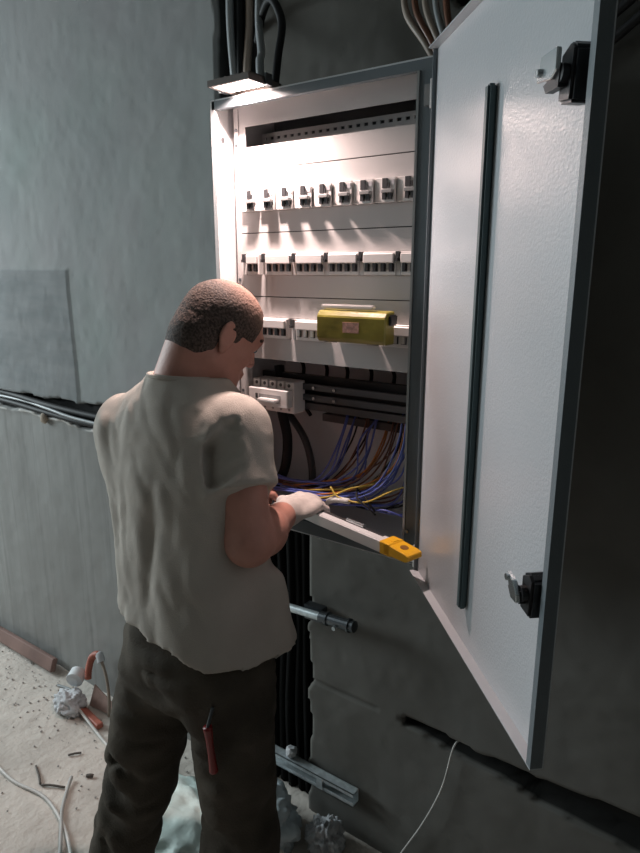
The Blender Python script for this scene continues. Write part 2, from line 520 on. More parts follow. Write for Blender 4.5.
floor_mesh()
structure(obj('ceiling', bx(-5.2, 2.4, -3.6, 1.6, 2.8, 2.95), M_CONC))
structure(obj('wall_right', bx(2.2, 2.4, -3.5, 1.42, 0, 2.8), M_DCONC))
structure(obj('wall_rear', bx(-5.2, 2.4, -3.7, -3.5, 0, 2.8), M_DCONC))
bm = bmesh.new()   # left wall with a window opening y -0.85..1.05, z 1.2..2.5
box(bm, -5.2, -5.0, -3.5, -0.85, 0, 2.8); box(bm, -5.2, -5.0, 1.05, 1.42, 0, 2.8)
box(bm, -5.2, -5.0, -0.85, 1.05, 0, 1.2); box(bm, -5.2, -5.0, -0.85, 1.05, 2.5, 2.8)
structure(obj('wall_left', bm, M_CONC))
bm = bmesh.new()
for y0, y1, z0, z1 in ((-0.85, -0.79, 1.2, 2.5), (0.99, 1.05, 1.2, 2.5), (-0.79, 0.99, 1.2, 1.26), (-0.79, 0.99, 2.44, 2.5)):
    box(bm, -5.15, -5.08, y0, y1, z0, z1)
structure(obj('window_1', bm, mat('window_pvc', (0.7, 0.7, 0.7), 0.4)))

# ------------------------------------------------------------------ the distribution cabinet
CX0, CX1, CY, CZ0, CZ1 = -1.010, -0.500, 1.050, 1.040, 1.940
cab = empty('electrical_cabinet', (CX0, CY, CZ0))
cab_inv = Matrix.Translation(-Vector((CX0, CY, CZ0)))
tag(cab, 'open pale grey steel distribution cabinet mounted on the wall with its door swung out', 'cabinet')


def cpart(name, bm, m, parent=None, **kw):
    """part given in world coordinates, parented to the cabinet"""
    if parent is None or parent is cab:
        bm.transform(cab_inv); return obj(name, bm, m, cab, **kw)
    bm.transform(cab_inv); return obj(name, bm, m, parent, **kw)


T = 0.003
cpart('side_panel', bx(CX0, CX0+T, CY, 1.285, CZ0, CZ1), M_POWDER)
cpart('side_panel', bx(CX1-T, CX1, CY, 1.285, CZ0, CZ1), M_POWDER)
cpart('top_panel', bx(CX0+T, CX1-T, CY, 1.285, CZ1-T, CZ1), M_POWDER)
cpart('bottom_panel', bx(CX0+T, CX1-T, CY, 1.285, CZ0, CZ0+T), M_BACKP)
cpart('back_panel', bx(CX0, CX1, 1.285, 1.292, CZ0, CZ1), M_BACKP)
# folded front rim
cpart('front_rim', bx(CX0+T, CX1-T, CY-0.001, CY+0.012, CZ1-0.019, CZ1-T), M_RIM)['label'] = 'grey rim along the top of the opening'
cpart('front_rim', bx(CX0+T, CX1-T, CY-0.001, CY+0.012, CZ0+T, CZ0+0.030), M_RIM)
cpart('front_rim', bx(CX0-0.001, CX0+0.010, CY-0.001, CY+0.010, CZ0+0.001, CZ1-0.001), M_POWDER)
cpart('front_rim', bx(-0.532, CX1-T, CY-0.001, CY+0.012, CZ0+0.03, CZ1-0.019), M_RIM)
cpart('rim_edge_strip', bx(-0.537, -0.5325, CY-0.0035, CY+0.030, CZ0+0.03, CZ1-0.02), mat('edge_light', (0.36, 0.37, 0.37), 0.3, metal=0.6))
# inner mounting uprights with punched holes
for x0, x1 in ((-0.992, -0.980), (-0.535, -0.520)):
    up = cpart('mounting_upright', bx(x0, x1, 1.098, 1.125, 1.075, 1.930), M_PLATE)
for z in (1.888, 1.858, 1.58, 1.33):
    bm = bmesh.new(); cyl(bm, (-0.986, 1.0985, z), (-0.986, 1.0965, z), 0.0035, n=12)
    cpart('screw', bm, M_DARKSTEEL)
bm = bmesh.new(); cyl(bm, (-1.0068, 1.078, 1.868), (-1.0055, 1.078, 1.868), 0.006, n=12); cpart('side_hole_plug', bm, M_GREYP)

PX0, PX1, PY = -0.975, -0.5375, 1.100


def plate(z0, z1, cz0, cz1, cx0=-0.972, cx1=-0.545, name='cover_plate', label=None):
    bm = bmesh.new(); y0, y1 = PY, PY+0.0015
    x0, x1 = PX0-0.012, PX1
    box(bm, x0, x1, y0, y1, cz1, z1); box(bm, x0, x1, y0, y1, z0, cz0)
    box(bm, x0, cx0, y0, y1, cz0, cz1); box(bm, cx1, x1, y0, y1, cz0, cz1)
    # folded lips that give the seams their depth
    box(bm, x0, x1, y1, y1+0.012, z0, z0+0.001); box(bm, x0, x1, y1, y1+0.012, z1-0.001, z1)
    o = cpart(name, bm, M_PLATE)
    if label: o['label'] = label
    return o


plate(1.8075, 1.9355, 1.852, 1.892, cx0=-0.962, label='top cover plate with a long dark slot')
plate(1.6795, 1.8055, 1.7215, 1.7665)
plate(1.5455, 1.6775, 1.5905, 1.6355)
plate(1.4080, 1.5435, 1.4555, 1.5005)
for z in (1.8065, 1.6785, 1.5445):
    cpart('seam_gap', bx(PX0-0.010, PX1-0.001, PY+0.006, PY+0.010, z-0.0015, z+0.0015), M_BLACKP)
for zc in (1.744, 1.613, 1.478):
    cpart('din_rail', bx(-0.99, -0.52, 1.158, 1.165, zc-0.0175, zc+0.0175), M_DIN)
cpart('inner_shield', bx(-1.0, -0.51, 1.245, 1.250, 1.41, 1.93), M_DIN)
# perforated earth bar seen through the top slot
bm = bmesh.new(); x0, x1 = -0.958, -0.525
box(bm, x0, x1, 1.150, 1.153, 1.858, 1.872); box(bm, x0, x1, 1.150, 1.153, 1.878, 1.886)
n = 24; w = (x1-x0)/n
for i in range(n+1):
    x = x0+i*w; box(bm, max(x0, x-0.0045), min(x1, x+0.0045), 1.150, 1.153, 1.872, 1.878)
box(bm, x0, x1, 1.153, 1.166, 1.884, 1.886)
cpart('perforated_bar', bm, M_PLATE)
cpart('bar_backing', bx(x0+0.005, x1, 1.158, 1.163, 1.862, 1.882), M_GREYP)

# lower bay: busbar rails
r1 = cpart('busbar_rail', bx(-0.865, -0.524, 1.150, 1.158, 1.338, 1.352), M_DARKSTEEL)
r2 = cpart('busbar_rail', bx(-0.865, -0.524, 1.150, 1.158, 1.314, 1.328), M_DARKSTEEL)
r3 = cpart('busbar_rail', bx(-1.0, -0.524, 1.162, 1.170, 1.290, 1.306), M_DIN)
for rr, zc in ((r1, 1.345), (r2, 1.321)):
    for x in (-0.820, -0.765):
        bm = bmesh.new(); cyl(bm, (x, 1.150, zc), (x, 1.144, zc), 0.0035, n=10)
        bm.transform(cab_inv); s_ = obj('bolt', bm, M_CHROME, rr)
cpart('busbar_support', bx(-1.0, -0.505, 1.185, 1.20, 1.285, 1.365), M_BLACKP)
cpart('cable_duct', bx(-0.84, -0.505, 1.21, 1.25, 1.255, 1.272), M_GREYP)

# ---- hinge blocks
for z in (1.880, 1.065):
    bm = bmesh.new(); cyl(bm, (-0.503, 1.040, z-0.022), (-0.503, 1.040, z+0.022), 0.0055, n=12)
    box(bm, -0.520, -0.503, 1.041, 1.049, z-0.016, z+0.016)
    cpart('hinge', bm, M_MIDP if z > 1.5 else M_GALV)

# ---- door: built closed-flat in its own frame (x along the door from the hinge, y = inner normal), then rotated
HX, HY = -0.498, 1.040
DA = math.atan2(-0.733, 0.680)
# local +x -> (0.68,-0.733); local +y should be inner normal (-0.733,-0.68): use a mirrored frame by building with y negated
Mdoor = Matrix.Translation((HX, HY, 0)) @ Matrix.Rotation(DA, 4, 'Z')
DW, DZ0, DZ1, FL = 0.515, 1.038, 1.945, 0.0165


def dpart(name, bm, m, parent, **kw):
    bm.transform(Matrix.Scale(-1, 4, (0, 1, 0)))          # y -> -y : inner side is local -y
    for f in bm.faces: f.normal_flip()
    bm.transform(cab_inv @ Mdoor)
    return obj(name, bm, m, parent, **kw)


bm = bmesh.new(); box(bm, 0.003, DW, 0, 0.0015, DZ0, DZ1)
door = dpart('door', bm, M_DOOR, cab)
door['label'] = 'pale grey door leaf swung wide open, inner side towards the camera'
dpart('bottom_flange', bx(0.003, DW, 0.0015, FL, DZ0, DZ0+0.0015), M_DOOR, door)
dpart('top_flange', bx(0.003, DW, 0.0015, FL, DZ1-0.0015, DZ1), M_DOOR, door)
bm = bmesh.new(); box(bm, DW-0.0015, DW, 0.0015, FL, DZ0+0.0015, DZ1-0.0015); box(bm, DW-0.010, DW-0.0015, FL-0.0015, FL, DZ0+0.0015, DZ1-0.0015)
dpart('edge_flange', bm, M_RIM, door)
dpart('hinge_flange', bx(0.003, 0.0045, 0.0015, FL-0.008, DZ0+0.0015, DZ1-0.0015), M_RIM, door)
dpart('stiffener_rail', bx(0.248, 0.262, 0.0015, 0.014, 1.100, 1.828, bevel=0.003), M_GASKET, door)


def latch(cx, cz, up):
    bm = bmesh.new()
    prism(bm, [(cx-0.011, cz-0.024), (cx+0.014, cz-0.027), (cx+0.017, cz+0.020), (cx+0.008, cz+0.027), (cx-0.010, cz+0.019)], 0.0015, 0.026)
    bmesh.ops.bevel(bm, geom=list(bm.edges), offset=0.003, segments=2, affect='EDGES')
    dpart('latch_body', bm, M_BLACKP, door)
    bm = bmesh.new(); cyl(bm, (cx+0.002, 0.025, cz), (cx+0.002, 0.033, cz), 0.009, n=16)
    dpart('latch_barrel', bm, M_BLACKP, door)
    bm = bmesh.new()
    if up:
        prism(bm, [(cx-0.034, cz+0.000), (cx-0.004, cz-0.004), (cx+0.006, cz+0.002), (cx+0.006, cz+0.022), (cx-0.026, cz+0.022)], 0.033, 0.038)
    else:
        prism(bm, [(cx-0.022, cz+0.016), (cx-0.006, cz+0.013), (cx+0.006, cz+0.000), (cx+0.006, cz-0.010), (cx-0.008, cz-0.010)], 0.033, 0.039)
    bmesh.ops.bevel(bm, geom=list(bm.edges), offset=0.001, segments=1, affect='EDGES')
    o = dpart('latch_cam', bm, M_CHROME, door); o['label'] = 'bright zinc locking cam'
    bm = bmesh.new()
    if up: cyl(bm, (cx-0.026, 0.038, cz+0.007), (cx-0.026, 0.042, cz+0.007), 0.004, n=12)
    else: cyl(bm, (cx-0.016, 0.038, cz+0.012), (cx-0.016, 0.042, cz+0.012), 0.004, n=12)
    dpart('latch_roller', bm, M_CHROME, door)
    bm = bmesh.new(); prism(bm, [(cx-0.026, cz-0.004), (cx+0.006, cz+0.004), (cx+0.004, cz-0.012), (cx-0.020, cz-0.012)], 0.026, 0.034)
    dpart('latch_hook', bm, M_BLACKP, door)


latch(0.480, 1.778, True)
latch(0.486, 1.250, False)

# ------------------------------------------------------------------ breakers
ORD = ['first', 'second', 'third', 'fourth', 'fifth', 'sixth', 'seventh', 'eighth', 'ninth']


def fork(o, parent=None):
    c = o.copy(); COL.objects.link(c); c.parent = parent
    for ch in list(o.children): fork(ch, c)
    return c


def breaker_a():
    """two-pole breaker with a residual-current add-on: wide pale nose, dark window and dark toggles"""
    r = empty('circuit_breaker')
    bm = bmesh.new(); box(bm, 0, 0.0440, 0.003, 0.055, -0.0405, 0.0405); obj('housing', bm, M_WHITEP, r, bevel=0.001)
    bm = bmesh.new(); prism(bm, [(0, -0.0215), (0.0175, -0.0215), (0.0175, 0.0215), (0, 0.0215)], -0.0085, 0.003); obj('nose', bm, M_WHITEP, r, bevel=0.001)
    bm = bmesh.new(); box(bm, 0.0175, 0.0440, -0.0145, 0.003, -0.0215, -0.013)
    box(bm, 0.0175, 0.0440, -0.0115, 0.003, -0.013, 0.0215); obj('pole_nose', bm, M_WHITEP, r)
    bm = bmesh.new(); box(bm, 0.0185, 0.0285, -0.0140, -0.0113, 0.003, 0.0200); box(bm, 0.030, 0.033, -0.0140, -0.0113, 0.003, 0.0120)
    obj('toggle_slot', bm, M_GREYP, r)
    t = bmesh.new(); prism(t, [(0.0205, 0.000), (0.0420, 0.000), (0.0420, -0.006), (0.0205, -0.006)], -0.0215, -0.0115); tg = obj('toggle', t, M_MIDP, r, bevel=0.0007)
    t = bmesh.new(); box(t, 0.0215, 0.0285, -0.0190, -0.0117, -0.0175, -0.0055); box(t, 0.0335, 0.0405, -0.0190, -0.0117, -0.0175, -0.0055)
    obj('toggle_lever', t, M_GREYP, tg)
    bm = bmesh.new(); box(bm, 0.0350, 0.0425, -0.0123, -0.0114, 0.008, 0.017); obj('rating_label', bm, mat('label_grey', (0.4, 0.4, 0.42), 0.5), r)
    return r


def breaker_b(w=0.0705, poles=4, white=False):
    """multi-pole breaker: broad tie bar across the toggles with dark gaps under it"""
    r = empty('circuit_breaker')
    obj('housing', bx(0, w, 0.003, 0.055, -0.0405, 0.0405, bevel=0.001), M_WHITEP, r)
    bm = bmesh.new(); box(bm, 0, w, -0.0095, 0.003, -0.0215, 0.0215); obj('nose', bm, M_WHITEP, r, bevel=0.001)
    bm = bmesh.new(); p = w/poles
    box(bm, 0.002, w-0.002, -0.0165, -0.0095, 0.001, 0.0185)
    obj('tie_bar', bm, M_WHITEP, r, bevel=0.0015)
    bm = bmesh.new()
    for i in range(poles): box(bm, i*p+0.003, (i+1)*p-0.003, -0.0101, -0.0094, -0.015, -0.001)
    obj('toggle_slot', bm, M_GREYP, r)
    for i in range(poles):
        t = bmesh.new(); box(t, i*p+0.0055, (i+1)*p-0.0055, -0.0145, -0.0100, -0.0135, 0.0005)
        obj('toggle', t, M_WHITEP if white else M_GREYP, r)
    return r


def aux_module():
    """narrow module with one dark hook-shaped toggle"""
    r = empty('auxiliary_switch')
    obj('housing', bx(0, 0.0085, 0.003, 0.055, -0.0405, 0.0405, bevel=0.001), M_WHITEP, r)
    bm = bmesh.new(); box(bm, 0, 0.0085, -0.0085, 0.003, -0.0215, 0.0215); obj('nose', bm, M_WHITEP, r)
    t = bmesh.new(); box(t, 0.001, 0.0075, -0.0150, -0.0085, 0.004, 0.0215); box(t, 0.002, 0.0065, -0.0190, -0.0150, 0.004, 0.010); obj('toggle', t, M_GREYP, r)
    return r


RZ = {1: 1.744, 2: 1.613, 3: 1.478}
A0 = breaker_a()
for i in range(9):
    o = A0 if i == 0 else fork(A0)
    o.location = (-0.969+i*0.0470, PY, RZ[1])
    tag(o, f'{ORD[i]} white two-pole breaker with dark toggles from the left in the top row', 'circuit breaker', 'breakers in the top row')
# row 2: narrow pair, then four-pole devices with a hook toggle between
x = -0.969
C0 = aux_module()
two = breaker_b(0.034, 2); two.location = (x+0.0105, PY, RZ[2])
tag(two, 'narrow white two-pole breaker at the left end of the middle row', 'circuit breaker', 'breakers in the middle row')
C0.location = (x, PY, RZ[2])
tag(C0, 'slim white switch module with dark toggle, leftmost in the middle row', 'switch', 'slim switch modules')
B0 = breaker_b()
xs = [-0.914, -0.833, -0.752, -0.671, -0.590]
for i, xx in enumerate(xs):
    c = fork(C0); c.location = (xx, PY, RZ[2])
    tag(c, f'slim white module with hooked dark toggle left of the {ORD[i]} wide middle-row breaker', 'switch', 'slim switch modules')
    if i < 4:
        o = B0 if i == 0 else fork(B0)
        o.location = (xx+0.0095, PY, RZ[2])
        tag(o, f'{ORD[i]} wide four-pole breaker with pale tie bar from the left, middle row', 'circuit breaker', 'breakers in the middle row')
e = breaker_b(0.034, 2); e.location = (-0.5805, PY, RZ[2])
tag(e, 'white two-pole breaker at the right end of the middle row beside the door post', 'circuit breaker', 'breakers in the middle row')
# row 3
o = fork(B0); o.location = (-0.921, PY, RZ[3]); tag(o, 'wide four-pole breaker with dark gap under its bar, left in the bottom row', 'circuit breaker', 'breakers in the bottom row')
o = fork(two); o.location = (-0.960, PY, RZ[3]); tag(o, 'white two-pole breaker half hidden by the head, bottom row', 'circuit breaker', 'breakers in the bottom row')
for xx, nm in ((-0.838, 'left of the white toggles'), (-0.624, 'right of the yellow cover')):
    c = fork(C0); c.location = (xx, PY, RZ[3]); tag(c, f'slim white module with dark toggle {nm}, bottom row', 'switch', 'slim switch modules')
W0 = breaker_b(0.0705, 4, True)
for i, (xx, nm) in enumerate(((-0.826, 'beside the yellow cover, bottom row'), (-0.613, 'right of the yellow cover, bottom row'), (-0.722, 'hidden behind the yellow cover, bottom row'))):
    o = W0 if i == 0 else fork(W0)
    o.location = (xx, PY, RZ[3]); tag(o, f'four-pole breaker with white toggles {nm}', 'circuit breaker', 'breakers in the bottom row')
# the white toggles of this kind stand proud of a ledge
for ch in W0.children:
    pass

# yellow-green cover piece clipped over the bottom row
yc = empty('yellow_cover', (-0.737, 1.040, 1.464))
tag(yc, 'translucent yellow-green plastic cover with small pink label clipped over the bottom row', 'cover')
bm = bmesh.new()
prof = [(0.036, 0.0), (0.006, 0.0), (0.0, 0.008), (0.0, 0.050), (0.008, 0.060), (0.036, 0.062)]
A = [bm.verts.new((0, p[0], p[1])) for p in prof]; B = [bm.verts.new((0.155, p[0], p[1])) for p in prof]
bm.faces.new(A); bm.faces.new(B[::-1])
for i in range(len(prof)): bm.faces.new((A[i], B[i], B[(i+1) % len(prof)], A[(i+1) % len(prof)]))
bmesh.ops.recalc_face_normals(bm, faces=bm.faces[:])
obj('shell', bm, M_YELLOW, yc, bevel=0.002)
obj('label_sticker', bx(0.062, 0.098, -0.0008, 0.0003, 0.020, 0.040), M_PINKLAB, yc)
obj('side_clip', bx(0.1555, 0.161, 0.010, 0.036, 0.036, 0.056, bevel=0.002), M_GREYP, yc)
sp = obj('terminal_strip', bx(0, 0.118, 0, 0.014, 0, 0.008, bevel=0.002), M_WHITEP); sp.location = (-0.735, 1.052, 1.5275)
tag(sp, 'narrow pale strip lying on top of the yellow-green cover', 'strip')

# main switch in the lower bay
ms = empty('main_switch', (-0.988, 1.100, 1.280))
ms.location = (-0.972, 1.100, 1.286); ms.scale = (0.87, 1, 0.92)
tag(ms, 'large white four-pole main switch left on the dark busbar rails', 'main switch')
bm = bmesh.new(); prism(bm, [(0, 0), (0.137, 0), (0.137, 0.078), (0, 0.078)], 0.016, 0.060); obj('housing', bm, M_WHITEP, ms, bevel=0.002)
bm = bmesh.new(); box(bm, 0.004, 0.133, -0.004, 0.016, 0.016, 0.060); obj('nose', bm, M_WHITEP, ms, bevel=0.002)
for i in range(5):
    bm = bmesh.new(); cyl(bm, (0.014+i*0.027, 0.0165, 0.069), (0.014+i*0.027, 0.0150, 0.069), 0.0045, n=12); obj('terminal_screw', bm, M_GREYP, ms)
    bm = bmesh.new(); cyl(bm, (0.014+i*0.027, 0.0165, 0.009), (0.014+i*0.027, 0.0150, 0.009), 0.0035, n=12); obj('terminal_screw', bm, M_MIDP, ms)
for i in range(4):
    obj('divider', bx(0.026+i*0.027, 0.029+i*0.027, 0.013, 0.0162, 0.058, 0.080), M_MIDP, ms)
obj('toggle_slot', bx(0.040, 0.112, -0.0046, -0.0036, 0.026, 0.046), M_MIDP, ms)
obj('handle', bx(0.048, 0.108, -0.020, -0.004, 0.030, 0.038, bevel=0.002), M_WHITEP, ms)
obj('warning_dot', bx(0.028, 0.036, -0.0046, -0.0036, 0.034, 0.046), M_GREYP, ms)

# ------------------------------------------------------------------ wires in the lower bay
def wire(pts, r, m, label, group, name='wire', cat='wire'):
    return tag(tubeobj(name, pts, r, m, seg=6, n=7), label, cat, group)


wires = [
    # (start at top, way, end at left)
    (M_CBLUE, [(-0.765, 1.20, 1.30), (-0.768, 1.17, 1.23), (-0.800, 1.15, 1.15), (-0.86, 1.14, 1.112), (-0.955, 1.13, 1.100)]),
    (M_CBLUE, [(-0.752, 1.21, 1.29), (-0.760, 1.18, 1.22), (-0.785, 1.16, 1.15), (-0.84, 1.15, 1.120), (-0.960, 1.15, 1.108)]),
    (M_CBLUE, [(-0.690, 1.20, 1.30), (-0.700, 1.17, 1.20), (-0.740, 1.14, 1.13), (-0.83, 1.12, 1.106), (-0.950, 1.12, 1.094)]),
    (M_CBLUE, [(-0.680, 1.21, 1.30), (-0.705, 1.18, 1.23), (-0.730, 1.15, 1.15), (-0.82, 1.13, 1.120), (-0.970, 1.14, 1.116)]),
    (M_CBLUE, [(-0.605, 1.18, 1.32), (-0.603, 1.15, 1.24), (-0.640, 1.12, 1.155), (-0.73, 1.11, 1.115), (-0.86, 1.10, 1.104), (-0.955, 1.11, 1.088)]),
    (M_CBLUE, [(-0.590, 1.18, 1.32), (-0.592, 1.15, 1.23), (-0.620, 1.12, 1.16), (-0.70, 1.11, 1.118), (-0.83, 1.10, 1.112), (-0.960, 1.10, 1.100)]),
    (M_CBLUE, [(-0.612, 1.19, 1.31), (-0.606, 1.16, 1.22), (-0.635, 1.13, 1.145), (-0.73, 1.12, 1.106), (-0.87, 1.13, 1.092)]),
    (M_CBLUE, [(-0.575, 1.18, 1.31), (-0.570, 1.16, 1.22), (-0.600, 1.13, 1.13), (-0.68, 1.12, 1.100), (-0.80, 1.12, 1.09)]),
    (M_CBLUE, [(-0.56, 1.14, 1.095), (-0.60, 1.12, 1.088), (-0.65, 1.12, 1.10), (-0.70, 1.13, 1.13)]),
    (M_CBROWN, [(-0.715, 1.21, 1.30), (-0.715, 1.18, 1.22), (-0.770, 1.15, 1.14), (-0.86, 1.14, 1.115), (-0.960, 1.14, 1.104)]),
    (M_CBROWN, [(-0.650, 1.21, 1.30), (-0.655, 1.18, 1.22), (-0.700, 1.15, 1.145), (-0.79, 1.13, 1.115), (-0.90, 1.12, 1.098)]),
    (M_CBROWN, [(-0.640, 1.22, 1.31), (-0.640, 1.19, 1.22), (-0.690, 1.16, 1.14), (-0.80, 1.14, 1.110), (-0.95, 1.14, 1.090)]),
    (M_CBROWN, [(-0.560, 1.21, 1.30), (-0.565, 1.18, 1.21), (-0.610, 1.15, 1.13), (-0.72, 1.13, 1.105), (-0.84, 1.12, 1.086)]),
    (M_CORANGE, [(-0.668, 1.22, 1.31), (-0.672, 1.19, 1.22), (-0.71, 1.16, 1.16), (-0.78, 1.14, 1.13), (-0.86, 1.13, 1.108)]),
    (M_CORANGE, [(-0.628, 1.22, 1.30), (-0.625, 1.19, 1.24), (-0.64, 1.16, 1.18), (-0.72, 1.12, 1.123), (-0.83, 1.11, 1.098)]),
    (M_CYEL, [(-0.545, 1.14, 1.175), (-0.60, 1.12, 1.150), (-0.67, 1.10, 1.118), (-0.72, 1.095, 1.118), (-0.76, 1.10, 1.135)]),
    (M_CYEL, [(-0.600, 1.20, 1.29), (-0.610, 1.17, 1.20), (-0.68, 1.14, 1.145), (-0.76, 1.13, 1.125), (-0.87, 1.12, 1.104)]),
    (M_CYEL, [(-0.650, 1.13, 1.158), (-0.70, 1.11, 1.138), (-0.745, 1.10, 1.110), (-0.80, 1.10, 1.098), (-0.84, 1.11, 1.088)]),
    (M_CBLACK, [(-0.735, 1.22, 1.30), (-0.740, 1.20, 1.22), (-0.80, 1.17, 1.12), (-0.90, 1.16, 1.095)]),
    (M_CBLACK, [(-0.622, 1.22, 1.32), (-0.630, 1.20, 1.22), (-0.70, 1.17, 1.12), (-0.82, 1.15, 1.095)]),
    (M_CBLACK, [(-0.640, 1.10, 1.098), (-0.655, 1.095, 1.110), (-0.672, 1.10, 1.126), (-0.70, 1.12, 1.14)]),
    (M_CBLACK, [(-0.58, 1.15, 1.13), (-0.60, 1.13, 1.115), (-0.64, 1.12, 1.10), (-0.69, 1.12, 1.095)]),
]
nm = {M_CBLUE: ('blue insulated wire in the tangle at the bottom of the cabinet', 'blue wires in the cabinet'),
      M_CBROWN: ('brown insulated wire in the tangle at the bottom of the cabinet', 'brown wires in the cabinet'),
      M_CORANGE: ('orange-brown insulated wire in the tangle at the bottom of the cabinet', 'orange wires in the cabinet'),
      M_CYEL: ('yellow insulated wire in the tangle at the bottom of the cabinet', 'yellow wires in the cabinet'),
      M_CBLACK: ('thin black wire in the tangle at the bottom of the cabinet', 'black wires in the cabinet')}
for m, pts in wires:
    for rep in range(2 if m in (M_CBLUE,) else 1 if m == M_CYEL else 2):
        j = [random.uniform(-.02, .02), random.uniform(0, .02), random.uniform(-.010, .016)]
        q = [(max(-0.99, min(-0.515, p[0]+j[0]*random.uniform(-1, 1.5))), min(1.27, p[1]+j[1]), max(1.05, p[2]+j[2]*random.uniform(-0.6, 1.4))) for p in pts]
        wire(q, 0.0022, m, *nm[m])
wire([(-0.952, 1.19, 1.38), (-0.948, 1.19, 1.28), (-0.930, 1.19, 1.20), (-0.935, 1.18, 1.12), (-0.975, 1.17, 1.062)], 0.012, M_CBLACK,
     'thick black cable curving down behind the elbow inside the cabinet', None, 'supply_cable', 'cable')
wire([(-0.990, 1.22, 1.36), (-0.965, 1.22, 1.28), (-0.90, 1.22, 1.20), (-0.87, 1.21, 1.12), (-0.875, 1.20, 1.06)], 0.009, M_GREYP,
     'thick dark cable against the cabinet back, right of the other', None, 'supply_cable', 'cable')
wire([(-0.985, 1.11, 1.27), (-0.975, 1.10, 1.26), (-0.984, 1.09, 1.225)], 0.0025, M_CWHITE, 'short pale wire tail under the left of the main switch', None, 'wire', 'wire')
wire([(-0.790, 1.13, 1.068), (-0.770, 1.12, 1.092), (-0.735, 1.11, 1.110), (-0.700, 1.11, 1.113)], 0.007, M_CWHITE, 'white sheathed cable end above the spirit level', None, 'cable_end', 'cable')
for i, (x, y) in enumerate(((-0.90, 1.24), (-0.84, 1.25), (-0.78, 1.245), (-0.72, 1.25), (-0.66, 1.245), (-0.60, 1.25))):
    wire([(x, y-0.04, 1.40), (x+0.006, y-0.03, 1.375), (x-0.01, y-0.02, 1.30), (x+0.004, y, 1.255)], 0.0045, M_CBLACK,
         'black cable dropping behind the busbar rails', 'black cables behind the busbars', 'cable', 'cable')

# ------------------------------------------------------------------ spirit level on the lower rim
lv = empty('spirit_level', (-0.640, 1.0255, 1.0755), (0, math.radians(-1.5), math.radians(-16)))
tag(lv, 'silver spirit level with yellow end cap lying across the cabinet bottom rim', 'spirit level')
L0 = -0.165
bm = bmesh.new(); box(bm, L0, 0.105, -0.013, 0.013, 0, 0.026); obj('body', bm, M_ALU, lv, bevel=0.0025)
obj('top_strip', bx(L0+0.03, 0.085, 0.004, 0.010, 0.0262, 0.0275), M_GREYP, lv)
bm = bmesh.new(); cyl(bm, (-0.02, 0.007, 0.030), (0.03, 0.007, 0.030), 0.004, n=12); obj('vial', bm, M_CHROME, lv)
bm = bmesh.new(); box(bm, 0.100, 0.128, -0.020, 0.018, 0.004, 0.029)
prism(bm, [(0.112, 0.006), (0.166, 0.006), (0.174, 0.010), (0.174, 0.020), (0.166, 0.023), (0.112, 0.029)], -0.020, 0.018)
obj('end_cap', bm, M_CAPY, lv, bevel=0.0015)['label'] = 'yellow plastic end cap with a hole'
# holes are dark inset discs on the cap's sloping top
bm = bmesh.new(); sl = math.atan2(-0.008, 0.054)
cyl(bm, (0.148, -0.002, 0.0230), (0.1485, -0.002, 0.0258), 0.008, n=18); obj('cap_hole', bm, mat('cap_hole_dark', (0.22, 0.09, 0.004), 0.6), lv)
bm = bmesh.new(); box(bm, 0.116, 0.124, -0.006, 0.008, 0.0285, 0.0300); obj('cap_slot', bm, M_CAPY, lv)
lug = cpart('rim_screw', (lambda b: (cyl(b, (-0.527, 1.049, 1.108), (-0.527, 1.044, 1.108), 0.004, n=12), b)[1])(bmesh.new()), M_CHROME)

# ------------------------------------------------------------------ floodlight on top of the cabinet
fl = empty('floodlight', (-0.900, 1.030, 1.9415))
tag(fl, 'small glowing floodlight overhanging the top left corner of the cabinet', 'lamp')
bm = bmesh.new()
for a, b, c, d in ((-0.052, 0.052, -0.048, -0.042), (-0.052, 0.052, 0.030, 0.050), (-0.052, -0.045, -0.042, 0.030), (0.045, 0.052, -0.042, 0.030)):
    box(bm, a, b, c, d, 0.0005, 0.009)
box(bm, -0.052, 0.052, -0.048, 0.050, 0.009, 0.012)
obj('housing', bm, M_LAMPB, fl)
obj('glass', bx(-0.045, 0.045, -0.042, 0.0175, 0.0045, 0.006), M_GLOW, fl)
bm = bmesh.new()
for i in range(6): box(bm, -0.040+i*0.015, -0.036+i*0.015, -0.03, 0.04, 0.012, 0.020)
obj('cooling_fins', bm, M_LAMPB, fl)
for sx in (-1, 1):
    obj('bracket', bx(sx*0.056-0.002, sx*0.056+0.002, -0.004, 0.014, 0.0, 0.020), M_DARKSTEEL, fl)
bm = bmesh.new(); cyl(bm, (-0.066, 0.0, 0.008), (-0.054, 0.0, 0.008), 0.006, n=12); obj('tilt_knob', bm, M_GALV, fl)

# glands and conduits rising from the cabinet top into the chase
for i, (x, y, pts, m, lab) in enumerate((
        (-0.975, 1.17, [(-0.975, 1.17, 1.99), (-0.985, 1.18, 2.04), (-1.03, 1.24, 2.08), (-1.065, 1.275, 2.16), (-1.08, 1.30, 2.27)], M_CGREY, 'grey cable rising from the left gland on the cabinet top'),
        (-0.935, 1.17, [(-0.935, 1.17, 1.99), (-0.935, 1.18, 2.04), (-0.955, 1.22, 2.12), (-1.00, 1.24, 2.18), (-1.06, 1.28, 2.17), (-1.10, 1.31, 2.13)], M_CBLACK, 'black cable arching up from the right gland on the cabinet top'),
)):
    g = empty('cable_gland', (x, y, 1.9405)); tag(g, ('left' if i == 0 else 'right')+' grey cable gland screwed into the cabinet top behind the floodlight', 'gland')
    bm = bmesh.new(); cyl(bm, (0, 0, 0), (0, 0, 0.012), 0.017, n=6); obj('nut', bm, M_CGREY, g)
    bm = bmesh.new(); cyl(bm, (0, 0, 0.012), (0, 0, 0.045), 0.0145, 0.011, n=18); obj('gland_cap', bm, M_CGREY, g)
    wire([(x, y, 1.983)]+pts, 0.009, m, lab, None, 'cable', 'cable')
